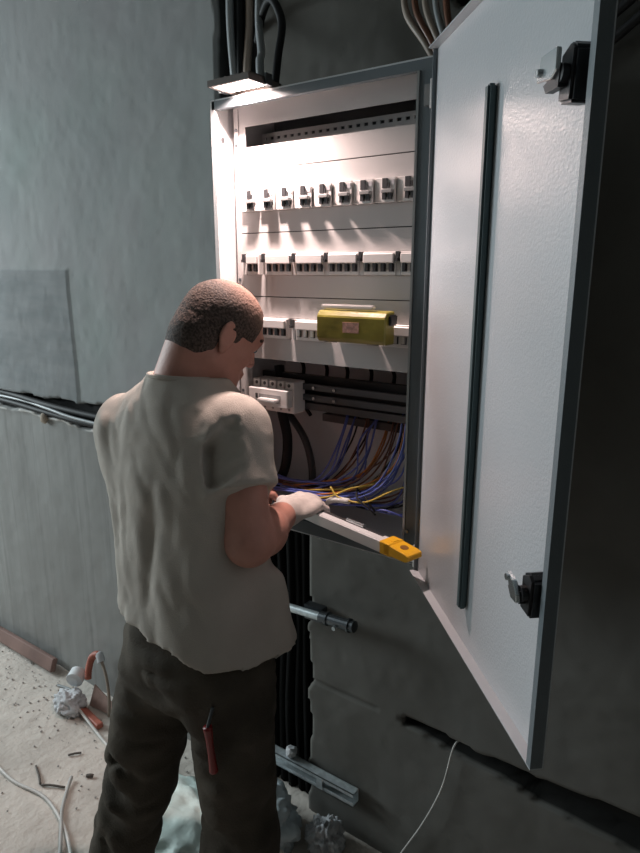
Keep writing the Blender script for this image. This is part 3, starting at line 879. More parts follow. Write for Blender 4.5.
for i, (dx, m, lab) in enumerate(((0.0, M_CGREY, 'grey cable hanging down the chase above the cabinet, leftmost'), (0.030, M_CBLACK, 'black cable hanging in the chase above the cabinet'), (0.058, M_CBEIGE, 'brownish cable curling over in the chase above the cabinet'))):
    wire([(-1.20+dx, 1.345, 2.75), (-1.195+dx, 1.33, 2.4), (-1.185+dx*0.8, 1.31+0.01*i, 2.2), (-1.175+dx*0.7, 1.31, 2.05), (-1.18+dx, 1.33, 1.9)], 0.010, m, lab, None, 'cable', 'cable')
# cable bundle coming out of the hole above the right of the cabinet
for i in range(5):
    m = [M_CBEIGE, M_CBROWN, M_CBEIGE, M_CGREY, M_CBROWN][i]
    dx = i*0.016
    wire([(-0.600+dx*0.6, 1.385, 2.23), (-0.630+dx, 1.31, 2.22), (-0.665+dx*1.3, 1.25, 2.17), (-0.650+dx*1.3, 1.21, 2.08), (-0.600+dx*0.8, 1.20, 2.01), (-0.560+dx*0.4, 1.21, 1.945)], 0.0065, m,
         ['beige', 'brown', 'beige', 'grey', 'brown'][i]+[' cable, outermost left', ' cable, second from the left', ' cable, middle one', ' cable, fourth from the left', ' cable, nearest the door'][i]+' of the loops above the cabinet', 'cable loops above the cabinet', 'cable', 'cable')
# grey cables clipped to the wall, behind the open door on the right
for i in range(3):
    wire([(-0.36, 1.285, 1.93+i*0.045), (-0.25, 1.283, 2.01+i*0.04), (-0.12, 1.283, 2.10+i*0.04), (0.1, 1.285, 2.25+i*0.04), (0.5, 1.285, 2.62+i*0.03)], 0.008, M_GREYP,
         ['lowest', 'middle', 'topmost'][i]+' of three dark slanting cables on the wall behind the open door', 'wall cables behind the door', 'cable', 'cable')
# cables lying in the left horizontal chase
wire([(-4.9, 1.325, 1.135), (-3.2, 1.322, 1.128), (-2.5, 1.318, 1.136), (-2.15, 1.300, 1.126), (-1.9, 1.296, 1.120), (-1.5, 1.30, 1.118), (-1.23, 1.33, 1.12)], 0.013, M_CBLACK, 'thick black cable in the horizontal chase, upper one', None, 'cable', 'cable')
wire([(-4.9, 1.322, 1.105), (-3.2, 1.318, 1.104), (-2.5, 1.312, 1.105), (-2.15, 1.296, 1.098), (-1.9, 1.292, 1.090), (-1.5, 1.298, 1.09), (-1.23, 1.33, 1.10)], 0.011, M_CBLACK, 'black cable in the horizontal chase, lower one', None, 'cable', 'cable')
wire([(-4.9, 1.318, 1.120), (-3.0, 1.312, 1.118), (-2.35, 1.306, 1.122), (-2.10, 1.286, 1.116), (-1.92, 1.279, 1.104), (-1.6, 1.285, 1.10), (-1.25, 1.32, 1.11)], 0.006, M_CGREY, 'thin grey cable in the horizontal chase between the black ones', None, 'cable', 'cable')
ch = bmesh.new(); bmesh.ops.create_icosphere(ch, subdivisions=3, radius=0.022)
for v in ch.verts:
    v.co = Vector((v.co.x*0.9, v.co.y*0.5, v.co.z*0.9))*(1+0.25*float(vnoise(np.array(v.co), 60, 3)))
o = obj('plaster_lump', ch, mat('tan_plaster', (0.36, 0.30, 0.24), 0.9, noise=0.1)); o.location = (-2.135, 1.290, 1.076)
tag(o, 'tan lump of plaster stuck under the cables of the left chase', 'plaster lump')

# black cables filling the vertical chase under the cabinet
for i, (x, y) in enumerate(((-1.185, 1.345), (-1.15, 1.35), (-1.115, 1.345), (-1.08, 1.35), (-1.045, 1.345), (-1.01, 1.35), (-0.985, 1.352))):
    wire([(x+0.02, y, 1.9), (x, y, 1.5), (x+0.006*math.sin(i*2), y-0.006, 1.0), (x-0.008*math.cos(i), y, 0.6), (x+0.008*math.sin(i), y-0.004, 0.3), (x, y, 0.02)], 0.0150, mat('chase_cable_black', (0.006, 0.006, 0.006), 0.9, spec=0.1),  # blacker than the other cables, so the chase's shade sits in the colour
         ['seventh', 'sixth', 'fifth', 'fourth', 'third', 'second', 'first'][i]+' thick black cable from the right edge of the vertical chase', 'black cables in the vertical chase', 'cable', 'cable')

# ------------------------------------------------------------------ steel struts across the vertical chase
s1 = empty('wall_bracket', (-1.08, 1.262, 0.690))
tag(s1, 'upper steel bracket tube with dark end clamp across the black chase', 'bracket')
bm = bmesh.new(); cyl(bm, (0, 0, 0), (0.235, -0.012, 0.022), 0.011, n=18); obj('tube', bm, M_GALV, s1, smooth=False)
bm = bmesh.new(); cyl(bm, (0.205, -0.010, 0.0195), (0.315, -0.016, 0.030), 0.015, n=18); obj('end_clamp', bm, M_DARKSTEEL, s1)
bm = bmesh.new(); cyl(bm, (0.225, -0.011, 0.0213), (0.232, -0.0112, 0.0220), 0.018, n=18); obj('clamp_ring', bm, M_DARKSTEEL, s1)
bm = bmesh.new(); cyl(bm, (0.295, -0.015, 0.0280), (0.302, -0.0155, 0.0287), 0.018, n=18); obj('clamp_ring', bm, M_DARKSTEEL, s1)
bm = bmesh.new(); cyl(bm, (0.263, -0.030, 0.016), (0.263, -0.036, 0.016), 0.006, n=6); obj('bolt', bm, M_GALV, s1)
obj('wall_plate', bx(0.14, 0.20, 0.003, 0.030, -0.012, 0.030, bevel=0.002), M_DARKSTEEL, s1)
s2 = empty('strut_channel', (-1.09, 1.262, 0.172))
tag(s2, 'lower galvanised strut channel across the black chase near the floor', 'strut channel')
bm = bmesh.new(); w = 0.318
box(bm, 0, w, 0.027, 0.029, -0.0205, 0.0205); box(bm, 0, w, 0, 0.029, 0.0185, 0.0205); box(bm, 0, w, 0, 0.029, -0.0205, -0.0185)
box(bm, 0, w, 0, 0.002, 0.009, 0.0205); box(bm, 0, w, 0, 0.002, -0.0205, -0.009)
obj('channel', bm, M_GALV, s2)
bm = bmesh.new(); box(bm, 0.195, 0.215, -0.002, 0.012, -0.018, 0.018); obj('channel_nut', bm, M_GALV, s2)
o = obj('plaster_chip', (lambda b: (bmesh.ops.create_icosphere(b, subdivisions=2, radius=0.02), [setattr(v, 'co', v.co*(1+0.4*float(vnoise(np.array(v.co), 70, 9)))) for v in b.verts], b)[2])(bmesh.new()), M_SACKW)
o.location = (-1.00, 1.280, 0.207); tag(o, 'white plaster chip resting on the lower strut channel', 'plaster chip')

# thin white wire hanging on the wall, lower right
wire([(-0.495, 1.325, 0.462), (-0.503, 1.292, 0.455), (-0.525, 1.285, 0.33), (-0.57, 1.28, 0.20), (-0.632, 1.28, 0.06), (-0.65, 1.25, 0.006)], 0.0022, M_CWHITE, 'thin white wire hanging from the ragged chase, lower right', None, 'wire', 'wire')

# ------------------------------------------------------------------ things on the floor
def crumple(name, c, r, seed, m, label, cat, freq=9, amp=0.35, flat=0.0, sub=5, parent=None):
    bm = bmesh.new(); bmesh.ops.create_icosphere(bm, subdivisions=sub, radius=1.0)
    P = np.array([v.co[:] for v in bm.verts])
    f = 1+amp*(0.6*(1-2*np.abs(vnoise(P, freq*0.25, seed)))+0.45*(1-2*np.abs(vnoise(P, freq*0.5, seed+1)))+0.2*vnoise(P, freq, seed+2))-amp*0.5
    P = P*f[:, None]*np.array(r)
    P[:, 2] = np.where(P[:, 2] < -c[2]+0.002, -c[2]+0.002, P[:, 2])
    for v, p in zip(bm.verts, P): v.co = p
    o = obj(name, bm, m, parent, smooth=True); o.location = c
    if parent is None: tag(o, label, cat)
    return o


crumple('plastic_sack', (-1.21, 1.00, 0.040), (0.20, 0.17, 0.080), 11, M_BAG, 'crumpled pale green and white plastic sack on the floor between the legs', 'sack', amp=0.26, freq=7)
crumple('plastic_film', (-1.025, 1.155, 0.055), (0.12, 0.10, 0.10), 23, M_BAGGREY, 'crumpled bluish-grey plastic film behind the right leg', 'plastic film', amp=0.32, freq=8)
crumple('paper_wad', (-0.845, 1.23, 0.03), (0.05, 0.045, 0.06), 31, M_SACKW, 'white paper wad at the wall foot beside the film', 'paper', amp=0.55)
wire([(-1.04, 1.08, 0.17), (-0.98, 1.09, 0.115), (-0.92, 1.10, 0.07), (-0.84, 1.12, 0.008)], 0.006, M_CWHITE, 'pale stick leaning over the plastic film', None, 'stick', 'stick')

gb = crumple('gypsum_bag', (-1.955, 1.165, 0.035), (0.066, 0.05, 0.05), 41, M_SACKW, 'small rumpled whitish sack at the wall foot, left of the man', 'sack', amp=0.28)
bm = bmesh.new(); cyl(bm, (0, -0.020, 0), (0, 0.020, 0), 0.032, n=28); cyl(bm, (0, -0.0205, 0), (0, -0.022, 0), 0.014, n=20)
o = obj('tape_roll', bm, mat('white_tape', (0.72, 0.74, 0.76), 0.4), None, bevel=0.002); o.location = (-1.975, 1.215, 0.108); o.rotation_euler = (0.2, 0.1, 0.5)
tag(o, 'white roll of tape lying on the whitish sack', 'tape roll')
tr = empty('hose_piece', (-1.93, 1.24, 0.02)); tag(tr, 'reddish corrugated hose piece standing bent against the wall foot', 'hose')
pts = catmull([(0.005, -0.01, 0.09), (0.002, 0.0, 0.13), (0.015, 0.01, 0.175), (0.05, 0.015, 0.195), (0.07, 0.01, 0.175)], 14)
bm = bmesh.new(); tube(bm, pts[:42], lambda t: 0.012+0.0022*math.sin(t*95), 14, curve=False); obj('hose', bm, M_TERRA, tr, smooth=True)
bm = bmesh.new(); tube(bm, pts[42:], 0.0145, 14, curve=False); obj('hose_collar', bm, M_SACKW, tr, smooth=True)
tubeobj('hose_tail', [(0.07, 0.01, 0.178), (0.105, 0.0, 0.13), (0.125, -0.01, 0.06), (0.13, -0.02, -0.012)], 0.006, M_CBEIGE, tr)
bm = bmesh.new(); prism(bm, [(-0.055, 0), (0.075, 0), (0.06, 0.045), (-0.04, 0.085)], -0.002, 0.002)
o = obj('cardboard_flap', bm, M_PINKB); o.location = (-1.86, 1.225, 0.006); o.rotation_euler = (-0.25, 0, 0.1)
tag(o, 'pinkish cardboard flap propped behind the white stick', 'cardboard')
bm = bmesh.new(); box(bm, -0.06, 0.07, -0.012, 0.012, 0, 0.02); o = obj('brick_shard', bm, M_TERRA, bevel=0.003); o.location = (-1.845, 1.175, 0.004); o.rotation_euler = (0, 0, -0.15)
tag(o, 'reddish brick shard on the floor in front of the cardboard flap', 'brick shard')
bm = bmesh.new(); tube(bm, [(-1.90, 1.165, 0.03), (-1.76, 1.14, 0.01), (-1.66, 1.12, 0.006)], 0.005, 6); o = obj('white_stick', bm, M_CWHITE); tag(o, 'thin white stick pointing from the whitish sack towards the man', 'stick')
bm = bmesh.new(); tube(bm, [(-2.12, 1.22, 0.008), (-2.06, 1.23, 0.01), (-2.02, 1.22, 0.012)], 0.005, 6); o = obj('grey_stick', bm, M_CGREY); tag(o, 'short grey stick on the floor left of the tape roll', 'stick')
bm = bmesh.new(); box(bm, -0.025, 0.02, -0.02, 0.02, 0, 0.09); o = obj('teal_carton', bm, M_TEALC, bevel=0.004); o.location = (-1.70, 1.235, 0.012); o.rotation_euler = (0, 0, 0.3)
tag(o, 'small dark teal carton at the wall foot beside the trousers', 'carton')
# brown board lying along the wall foot at the far left
bm = bmesh.new(); box(bm, -0.45, 0.52, -0.012, 0.012, 0, 0.055); o = obj('brown_board', bm, M_BROWNB, bevel=0.004); o.location = (-2.72, 1.252, 0.015); o.rotation_euler = (-0.35, 0, 0.0)
tag(o, 'reddish-brown board leaning along the wall foot at the far left', 'board')

# cables on the floor
wire([(-2.2, 0.88, 0.007), (-1.95, 0.86, 0.007), (-1.80, 0.850, 0.007), (-1.66, 0.870, 0.007), (-1.53, 0.845, 0.010), (-1.42, 0.80, 0.007), (-1.25, 0.70, 0.007), (-0.95, 0.62, 0.007)], 0.0055, M_CWHITE, 'long white cable curving over the floor at the bottom left', None, 'cable', 'cable')
wire([(-1.655, 0.965, 0.012), (-1.625, 0.93, 0.008), (-1.565, 0.87, 0.008), (-1.50, 0.825, 0.014), (-1.42, 0.765, 0.007), (-1.30, 0.66, 0.007)], 0.0055, mat('dirty_cable', (0.45, 0.44, 0.42), 0.6), 'shorter greyish cable crossing the long white one', None, 'cable', 'cable')
for k, (pts, lab) in enumerate((
        ([(-1.80, 0.93, 0.006), (-1.75, 0.91, 0.008), (-1.715, 0.893, 0.006)], 'dark twig on the floor, left one of two end to end'),
        ([(-1.71, 0.893, 0.006), (-1.68, 0.91, 0.008), (-1.64, 0.93, 0.006)], 'dark twig on the floor, right one of two end to end'),
        ([(-1.755, 1.02, 0.006), (-1.74, 1.035, 0.009), (-1.728, 1.052, 0.006)], 'tiny dark splinter on the floor above the twigs'),
        ([(-1.625, 1.00, 0.005), (-1.615, 1.005, 0.008), (-1.607, 1.012, 0.005)], 'dark pebble-like crumb near the trousers'))):
    tag(tubeobj('twig', pts, [0.0035, 0.0035, 0.0035, 0.006][k], M_WOODBIT, seg=6, n=4), lab, 'twig')
wire([(-1.50, 1.20, 0.02), (-1.42, 1.15, 0.022), (-1.34, 1.13, 0.018), (-1.22, 1.15, 0.016)], 0.007, M_CWHITE, 'white stick on the floor seen between the legs', None, 'stick', 'stick')
wire([(-1.48, 1.13, 0.016), (-1.43, 1.11, 0.02), (-1.36, 1.11, 0.012)], 0.005, M_CORANGE, 'orange scrap of wire between the legs', None, 'wire', 'wire')
# loose crumbs of mortar: countless
bm = bmesh.new()
for k in range(420):
    x = random.uniform(-2.7, -1.0); y = 1.29-abs(random.gauss(0, 0.2)); r = random.uniform(0.0012, 0.0045)
    if y < 0.6: continue
    g = bmesh.ops.create_icosphere(bm, subdivisions=1, radius=r)['verts']
    for v in g: v.co = Vector((v.co.x*random.uniform(.7, 1.4), v.co.y*random.uniform(.7, 1.3), v.co.z*0.7))+Vector((x, y, 0.004))
o = obj('mortar_crumbs', bm, mat('mortar_crumb', (0.33, 0.31, 0.29), 0.95)); o['kind'] = 'stuff'
o['label'] = 'scattered grey mortar crumbs on the dusty floor'; o['category'] = 'debris'

# ------------------------------------------------------------------ the electrician
man = empty('person', (-0.86, 0.78, 0.0))
tag(man, 'short-haired man in a pale grey T-shirt and dark trousers working at the open cabinet', 'person')
man_inv = Matrix.Translation(-Vector(man.location))


def nrm(v): v = np.array(v, float); return v/np.linalg.norm(v)


# joints
NECK = np.array([-0.925, 0.862, 1.405]); PELV = np.array([-0.845, 0.785, 0.93])
RSH = np.array([-0.785, 0.855, 1.316]); LSH = np.array([-1.084, 0.835, 1.286])
REL = np.array([-0.722, 0.808, 1.122]); RWR = np.array([-0.780, 0.985, 1.106])
LEL = np.array([-1.095, 0.905, 1.095]); LWR = np.array([-0.975, 1.005, 1.100])
HEAD = np.array([-0.884, 0.920, 1.484])
HS = 0.89
# head frame
yaw = math.atan2(0.92, 0.38); pit = math.radians(-30)
hf = np.array([math.cos(yaw)*math.cos(pit), math.sin(yaw)*math.cos(pit), math.sin(pit)])
hs = nrm(np.cross(hf, [0, 0, 1]))            # to the man's right
hu = np.cross(hs, hf)
HM = np.stack([hf, hs, hu], 1)               # columns


def hp(f, s, u): return HEAD+(hf*f+hs*s+hu*u)*HS


def arm(S_, sh, el, wr, grow=0.0, k=0.02):
    S_.cap(sh, el, 0.046+grow, 0.041+grow, k)
    mid = el+(wr-el)*0.35
    S_.cap(el, mid, 0.041+grow, 0.044+grow, k); S_.cap(mid, wr, 0.044+grow, 0.028+grow, k)


def hand(S_, W, K, side, curl, thumbdir, up, spread=0.018, tdown=0.0, g=0.0):
    """palm from wrist W to knuckles K; side = unit vector from little finger to index finger"""
    W = np.array(W); K = np.array(K); d = nrm(K-W); side = nrm(side); up = nrm(up)
    M = np.stack([d, side, up], 1)
    S_.ell((W+K)/2+d*0.004, (0.054+g, 0.041+g, 0.0165+g), M, 0.010)
    S_.cap(W-d*0.01, W+d*0.03, 0.025+g, 0.022+g, 0.015)
    tips = []
    for i, (L, r) in enumerate(((0.072, 0.0092), (0.080, 0.0095), (0.075, 0.0090), (0.060, 0.0080))):
        off = (1.5-i)*0.0195
        a = K+side*off-d*(0.004+0.004*abs(i-1)); S_.cap(a-d*0.03, a, r+g, r+g, 0.008)
        ang = 0.0; p = a; seg = (L*0.45, L*0.31, L*0.24)
        for q in range(3):
            ang += curl[q]*(1+0.06*i)
            dd = nrm(d*math.cos(ang)-up*math.sin(ang)+side*(0.10*(1.5-i)))
            p2 = p+dd*seg[q]; S_.cap(p, p2, r*(1-0.06*q)+g, r*(1-0.06*(q+1))+g, 0.003); p = p2
        tips.append((p, dd))
    a = W+d*0.028+side*0.028; t1 = nrm(thumbdir)
    p1 = a+nrm(side*0.8+d*0.6-up*0.25)*0.030; p2 = p1+t1*0.030; p3 = p2+nrm(t1-up*0.25)*0.022
    S_.cap(a-side*0.012, p1, 0.0135+g, 0.0120+g, 0.010); S_.cap(p1, p2, 0.0110+g, 0.0100+g, 0.004); S_.cap(p2, p3, 0.0098+g, 0.0082+g, 0.004)
    return tips


B = SDF((-1.24, 0.60, 0.03), (-0.60, 1.22, 1.62), 0.0048)
# trunk (kept inside the shirt), legs (inside the trousers)
B.cap(NECK-[0.0, 0.0, 0.10], [-0.90, 0.85, 1.22], 0.070, 0.085, 0.05)
B.cap(RSH+[-0.02, 0, 0], NECK-[0, 0, 0.06], 0.046, 0.050, 0.03); B.cap(LSH+[0.02, 0, 0], NECK-[0, 0, 0.06], 0.046, 0.050, 0.03)
B.cap([-0.90, 0.85, 1.22], PELV, 0.080, 0.075, 0.05)
RK = np.array([-0.735, 0.775, 0.50]); LK = np.array([-1.005, 0.735, 0.50])
RF = np.array([-0.735, 0.740, 0.09]); LF = np.array([-1.100, 0.690, 0.09])
for hx, kn, ft in ((-0.775, RK, RF), (-0.920, LK, LF)):
    B.cap([hx, 0.785, 0.90], kn, 0.062, 0.040, 0.03); B.cap(kn, ft, 0.040, 0.034, 0.03)
arm(B, RSH, REL, RWR); arm(B, LSH, LEL, LWR)
# neck and head
B.cap(NECK-[0, 0.0, 0.03], hp(-0.030, 0, -0.055), 0.058, 0.053, 0.02)
B.cap(hp(-0.040, 0, -0.05), NECK+[-0.006, -0.004, -0.02], 0.0475, 0.052, 0.03)
B.ell(hp(-0.003, 0, 0.026), (0.092, 0.075, 0.082), HM, 0.02)
B.ell(hp(0.022, 0, -0.030), (0.062, 0.060, 0.085), HM, 0.02)
B.cap(hp(0.058, 0.018, -0.094), hp(0.058, -0.018, -0.094), 0.021, 0.021, 0.025)   # chin
for sgn in (-1, 1):
    B.cap(hp(-0.012, sgn*0.052, -0.062), hp(0.05, sgn*0.022, -0.096), 0.014, 0.014, 0.022)   # jaw line
    B.ell(hp(0.054, sgn*0.040, -0.030), (0.022, 0.020, 0.018), HM, 0.02)              # cheek bone
    B.ell(hp(0.084, sgn*0.031, 0.004), (0.014, 0.016, 0.012), HM, 0.012, 'sub')        # eye socket
    B.ell(hp(0.074, sgn*0.031, 0.003), (0.0125, 0.014, 0.0115), HM, 0.005)             # lid
B.cap(hp(0.080, 0.036, 0.022), hp(0.080, -0.036, 0.022), 0.009, 0.009, 0.014)          # brow ridge
B.cap(hp(0.086, 0, 0.004), hp(0.100, 0, -0.030), 0.0075, 0.0100, 0.010)
for sgn in (-1, 1): B.ell(hp(0.093, sgn*0.011, -0.034), (0.011, 0.008, 0.008), HM, 0.006)
B.cap(hp(0.083, 0.016, -0.063), hp(0.083, -0.016, -0.063), 0.0075, 0.0075, 0.006)      # lips
B.cap(hp(0.081, 0.014, -0.073), hp(0.081, -0.014, -0.073), 0.0075, 0.0075, 0.004)
B.plane((0, 0, 0.05), (0, 0, -1))
tipsL = hand(B, LWR, LWR+nrm([0.42, 0.85, 0.05])*0.088, nrm([0.85, -0.42, 0]), (0.35, 0.6, 0.5), (0.7, 0.6, -0.3), (0, 0, 1))
RKN = RWR+nrm([0.10, 0.97, 0.10])*0.086
RSIDE = nrm([-0.95, 0.12, 0.10]); RUP = np.cross(nrm(RKN-RWR), RSIDE); RUP = RUP if RUP[2] > 0 else -RUP
B.cap(RWR, RWR+nrm(RKN-RWR)*0.07, 0.020, 0.012, 0.01)      # hand core inside the glove
body = link('body', B.mesh('body', 2), M_SKIN, man, smooth=True); body.data.transform(man_inv)

# right work glove (five fingers closed over the spirit level)
G = SDF((-0.90, 0.93, 1.03), (-0.70, 1.17, 1.18), 0.0026)
hand(G, RWR, RKN, RSIDE, (0.55, 0.95, 0.70), nrm([0.25, 0.75, -0.55]), RUP, g=0.0015)
G.cap(RWR-nrm(RKN-RWR)*0.028, RWR+nrm(RKN-RWR)*0.01, 0.0310, 0.0300, 0.008)
gl = link('work_glove', G.mesh('work_glove', 1), M_GLOVE, man, smooth=True); gl.data.transform(man_inv)
gl['label'] = 'pale knitted work glove on the right hand'

# ears (flattened shells with a hollow), finer grid
for sgn, nmx in ((1, 'ear'), (-1, 'ear')):
    c = hp(-0.012, sgn*0.074, -0.012)
    E = SDF(c-0.055, c+0.055, 0.0022)
    tilt = math.radians(12)
    ef = nrm(hf*math.cos(tilt)-hu*math.sin(tilt)+hs*sgn*-0.30); eu = nrm(hu*math.cos(tilt)+hf*math.sin(tilt)*0.2); es = np.cross(ef, eu); ef = np.cross(eu, es)
    es = es if es@(hs*sgn) > 0 else -es
    EM = np.stack([ef, es, eu], 1)
    E.ell(c+eu*0.006, (0.0185, 0.0065, 0.026), EM, 0.004); E.ell(c-eu*0.020+ef*0.004, (0.0095, 0.0055, 0.013), EM, 0.006)
    E.ell(c+es*0.0065+eu*0.004+ef*0.001, (0.0120, 0.0055, 0.018), EM, 0.003, 'sub')
    E.ell(c+es*0.002+eu*0.003-ef*0.003, (0.0055, 0.0030, 0.013), EM, 0.003)
    E.ell(c-es*0.006+ef*0.008, (0.010, 0.010, 0.018), EM, 0.008)
    er = link('ear', E.mesh('ear', 1), M_SKIN, man, smooth=True); er.data.transform(man_inv)
# eyes and brows
for sgn in (-1, 1):
    bm = bmesh.new(); bmesh.ops.create_uvsphere(bm, u_segments=16, v_segments=10, radius=0.0100)
    bm.transform(Matrix.Translation(Vector(hp(0.0735, sgn*0.031, 0.001)))); bm.transform(man_inv); ey = obj('eye', bm, M_EYE, man, smooth=True)
    bm = bmesh.new(); cyl(bm, hp(0.0825, sgn*0.031, -0.003), hp(0.0850, sgn*0.031, -0.003), 0.0052, 0.004, n=14); bm.transform(man_inv); obj('iris', bm, M_IRIS, ey)
    bm = bmesh.new(); tube(bm, [hp(0.086, sgn*0.014, 0.020), hp(0.0885, sgn*0.030, 0.026), hp(0.077, sgn*0.050, 0.020)], 0.0035, 6); bm.transform(man_inv)
    obj('eyebrow', bm, mat('brow_hair', (0.07, 0.045, 0.035), 0.8), man)

# hair: close-cropped shell over the skull
Hh = SDF(HEAD-0.125, HEAD+0.125, 0.0026)
Hh.ell(hp(-0.004, 0, 0.026), (0.0965, 0.0785, 0.0850), HM, 0.02)
Hh.ell(hp(-0.040, 0, -0.030), (0.056, 0.064, 0.066), HM, 0.03)
Hh.cap(hp(-0.040, 0, -0.05), NECK+[-0.006, -0.004, -0.02], 0.0500, 0.0545, 0.03)
P = np.stack(np.meshgrid(*Hh.ax, indexing='ij'), -1); q = (P-HEAD)@HM/HS
f_, s_, u_ = q[..., 0], q[..., 1], q[..., 2]
hair_line = np.maximum.reduce([
    f_-(0.052+0.022*np.clip(u_/0.09, 0, 1)+0.006*np.cos(s_*90)),     # front hairline
    np.where(f_ > -0.022, -(u_-0.004), -(u_+0.078)-0.10*(f_+0.022)),   # around the ears and down the nape
])
sb = np.abs(f_-0.012) < 0.010                                          # sideburn strip
hair_line = np.where(sb & (u_ > -0.016), np.minimum(hair_line, np.maximum(f_-0.03, -(u_+0.016))), hair_line)
Hh.v = np.maximum(Hh.v, hair_line.astype(np.float32))
Hh.noise(lambda p: 0.0006*vnoise(p, 200, 3)+0.0005*vnoise(p, 70, 4))


def hair_material():
    m = bpy.data.materials.new('cropped_hair'); m.use_nodes = True; nt = m.node_tree; b = nt.nodes['Principled BSDF']; L = nt.links
    b.inputs['Roughness'].default_value = 0.75; b.inputs['Specular IOR Level'].default_value = 0.3
    tc = nt.nodes.new('ShaderNodeTexCoord')
    n = nt.nodes.new('ShaderNodeTexNoise'); n.inputs['Scale'].default_value = 240; n.inputs['Detail'].default_value = 5; L.new(tc.outputs['Object'], n.inputs['Vector'])
    r = nt.nodes.new('ShaderNodeValToRGB'); r.color_ramp.elements[0].position = 0.40; r.color_ramp.elements[1].position = 0.62
    r.color_ramp.elements[0].color = (0.045, 0.032, 0.028, 1); r.color_ramp.elements[1].color = (0.12, 0.085, 0.07, 1)
    L.new(n.outputs['Fac'], r.inputs[0])
    # thin crown: scalp shows through, lamp sheen on top put into its colour
    top = Vector(hp(0.030, 0.0, 0.105))-Vector(man.location)
    vm = nt.nodes.new('ShaderNodeVectorMath'); vm.operation = 'DISTANCE'; vm.inputs[1].default_value = top; L.new(tc.outputs['Object'], vm.inputs[0])
    mr = nt.nodes.new('ShaderNodeMapRange'); mr.inputs[1].default_value = 0.095; mr.inputs[2].default_value = 0.045; L.new(vm.outputs['Value'], mr.inputs[0])
    mu = nt.nodes.new('ShaderNodeMath'); mu.operation = 'MULTIPLY'; mu.inputs[1].default_value = 0.75; L.new(mr.outputs[0], mu.inputs[0])
    mx = nt.nodes.new('ShaderNodeMix'); mx.data_type = 'RGBA'; L.new(mu.outputs[0], mx.inputs['Factor']); L.new(r.outputs[0], mx.inputs[6]); mx.inputs[7].default_value = (0.42, 0.25, 0.195, 1)
    L.new(mx.outputs[2], b.inputs['Base Color'])
    bp = nt.nodes.new('ShaderNodeBump'); bp.inputs['Strength'].default_value = 0.7; bp.inputs['Distance'].default_value = 0.003
    L.new(n.outputs['Fac'], bp.inputs['Height']); L.new(bp.outputs[0], b.inputs['Normal'])
    return m


hair = link('hair', Hh.mesh('hair', 1), hair_material(), man, smooth=True); hair.data.transform(man_inv)
hair['label'] = 'close-cropped brown hair, thin on the crown'

# T-shirt
T_ = SDF((-1.26, 0.62, 0.78), (-0.62, 1.05, 1.48), 0.0050)
TM = None


def tor(z, cx, cy, rx, ry): return (z, cx, cy, rx, ry)


prof = [tor(1.425, -0.925, 0.862, 0.060, 0.056), tor(1.395, -0.924, 0.860, 0.085, 0.066), tor(1.36, -0.922, 0.856, 0.125, 0.085), tor(1.31, -0.922, 0.850, 0.160, 0.102),
        tor(1.22, -0.910, 0.842, 0.178, 0.116), tor(1.12, -0.895, 0.835, 0.170, 0.118), tor(1.02, -0.878, 0.815, 0.164, 0.122), tor(0.93, -0.856, 0.798, 0.172, 0.132), tor(0.86, -0.846, 0.798, 0.184, 0.142), tor(0.78, -0.842, 0.798, 0.190, 0.150)]
prof = prof[::-1]
zz = [p[0] for p in prof]
P = np.stack(np.meshgrid(*T_.ax, indexing='ij'), -1)
it = lambda k: np.interp(P[..., 2], zz, [p[k] for p in prof])
px = (P[..., 0]-it(1))/it(3); py = (P[..., 1]-it(2))/it(4)
rr = (np.abs(px)**2.3+np.abs(py)**2.3)**(1/2.3)
d = (rr-1)*np.minimum(it(3), it(4))*0.9
d = np.maximum(d, P[..., 2]-1.425)
T_.v = d.astype(np.float32)
# a sag of cloth at the right front hem
T_.cap((-0.712, 0.865, 1.02), (-0.700, 0.870, 0.90), 0.016, 0.028, 0.05)
T_.cap(LSH+[0.022, -0.005, -0.045], (-1.010, 0.820, 1.08), 0.064, 0.050, 0.05)
# sleeves
rdir = nrm(REL-RSH); ldir = nrm(LEL-LSH)
SR = RSH+rdir*0.112; SL = LSH+ldir*0.165
T_.cap(RSH+[-0.02, 0, 0], NECK-[0, 0, 0.05], 0.064, 0.062, 0.03); T_.cap(LSH+[0.02, 0, 0], NECK-[0, 0, 0.05], 0.064, 0.062, 0.03)
for sh_, en_, dr_ in ((RSH, SR, rdir), (LSH, SL, ldir)):
    Sv = SDF(T_.lo, T_.lo+(T_.n-1)*T_.h, T_.h); Sv.v = np.full(T_.n, 0.2, np.float32)
    Sv.cap(sh_, en_+dr_*0.05, 0.059, 0.068, 0.0)
    Sv.plane(en_, dr_); Sv.v = Sv.v[:T_.v.shape[0], :T_.v.shape[1], :T_.v.shape[2]]
    hh = np.clip(0.03-np.abs(T_.v-Sv.v), 0, None)/0.03
    T_.v = np.minimum(T_.v, Sv.v)-hh*hh*0.03*0.25
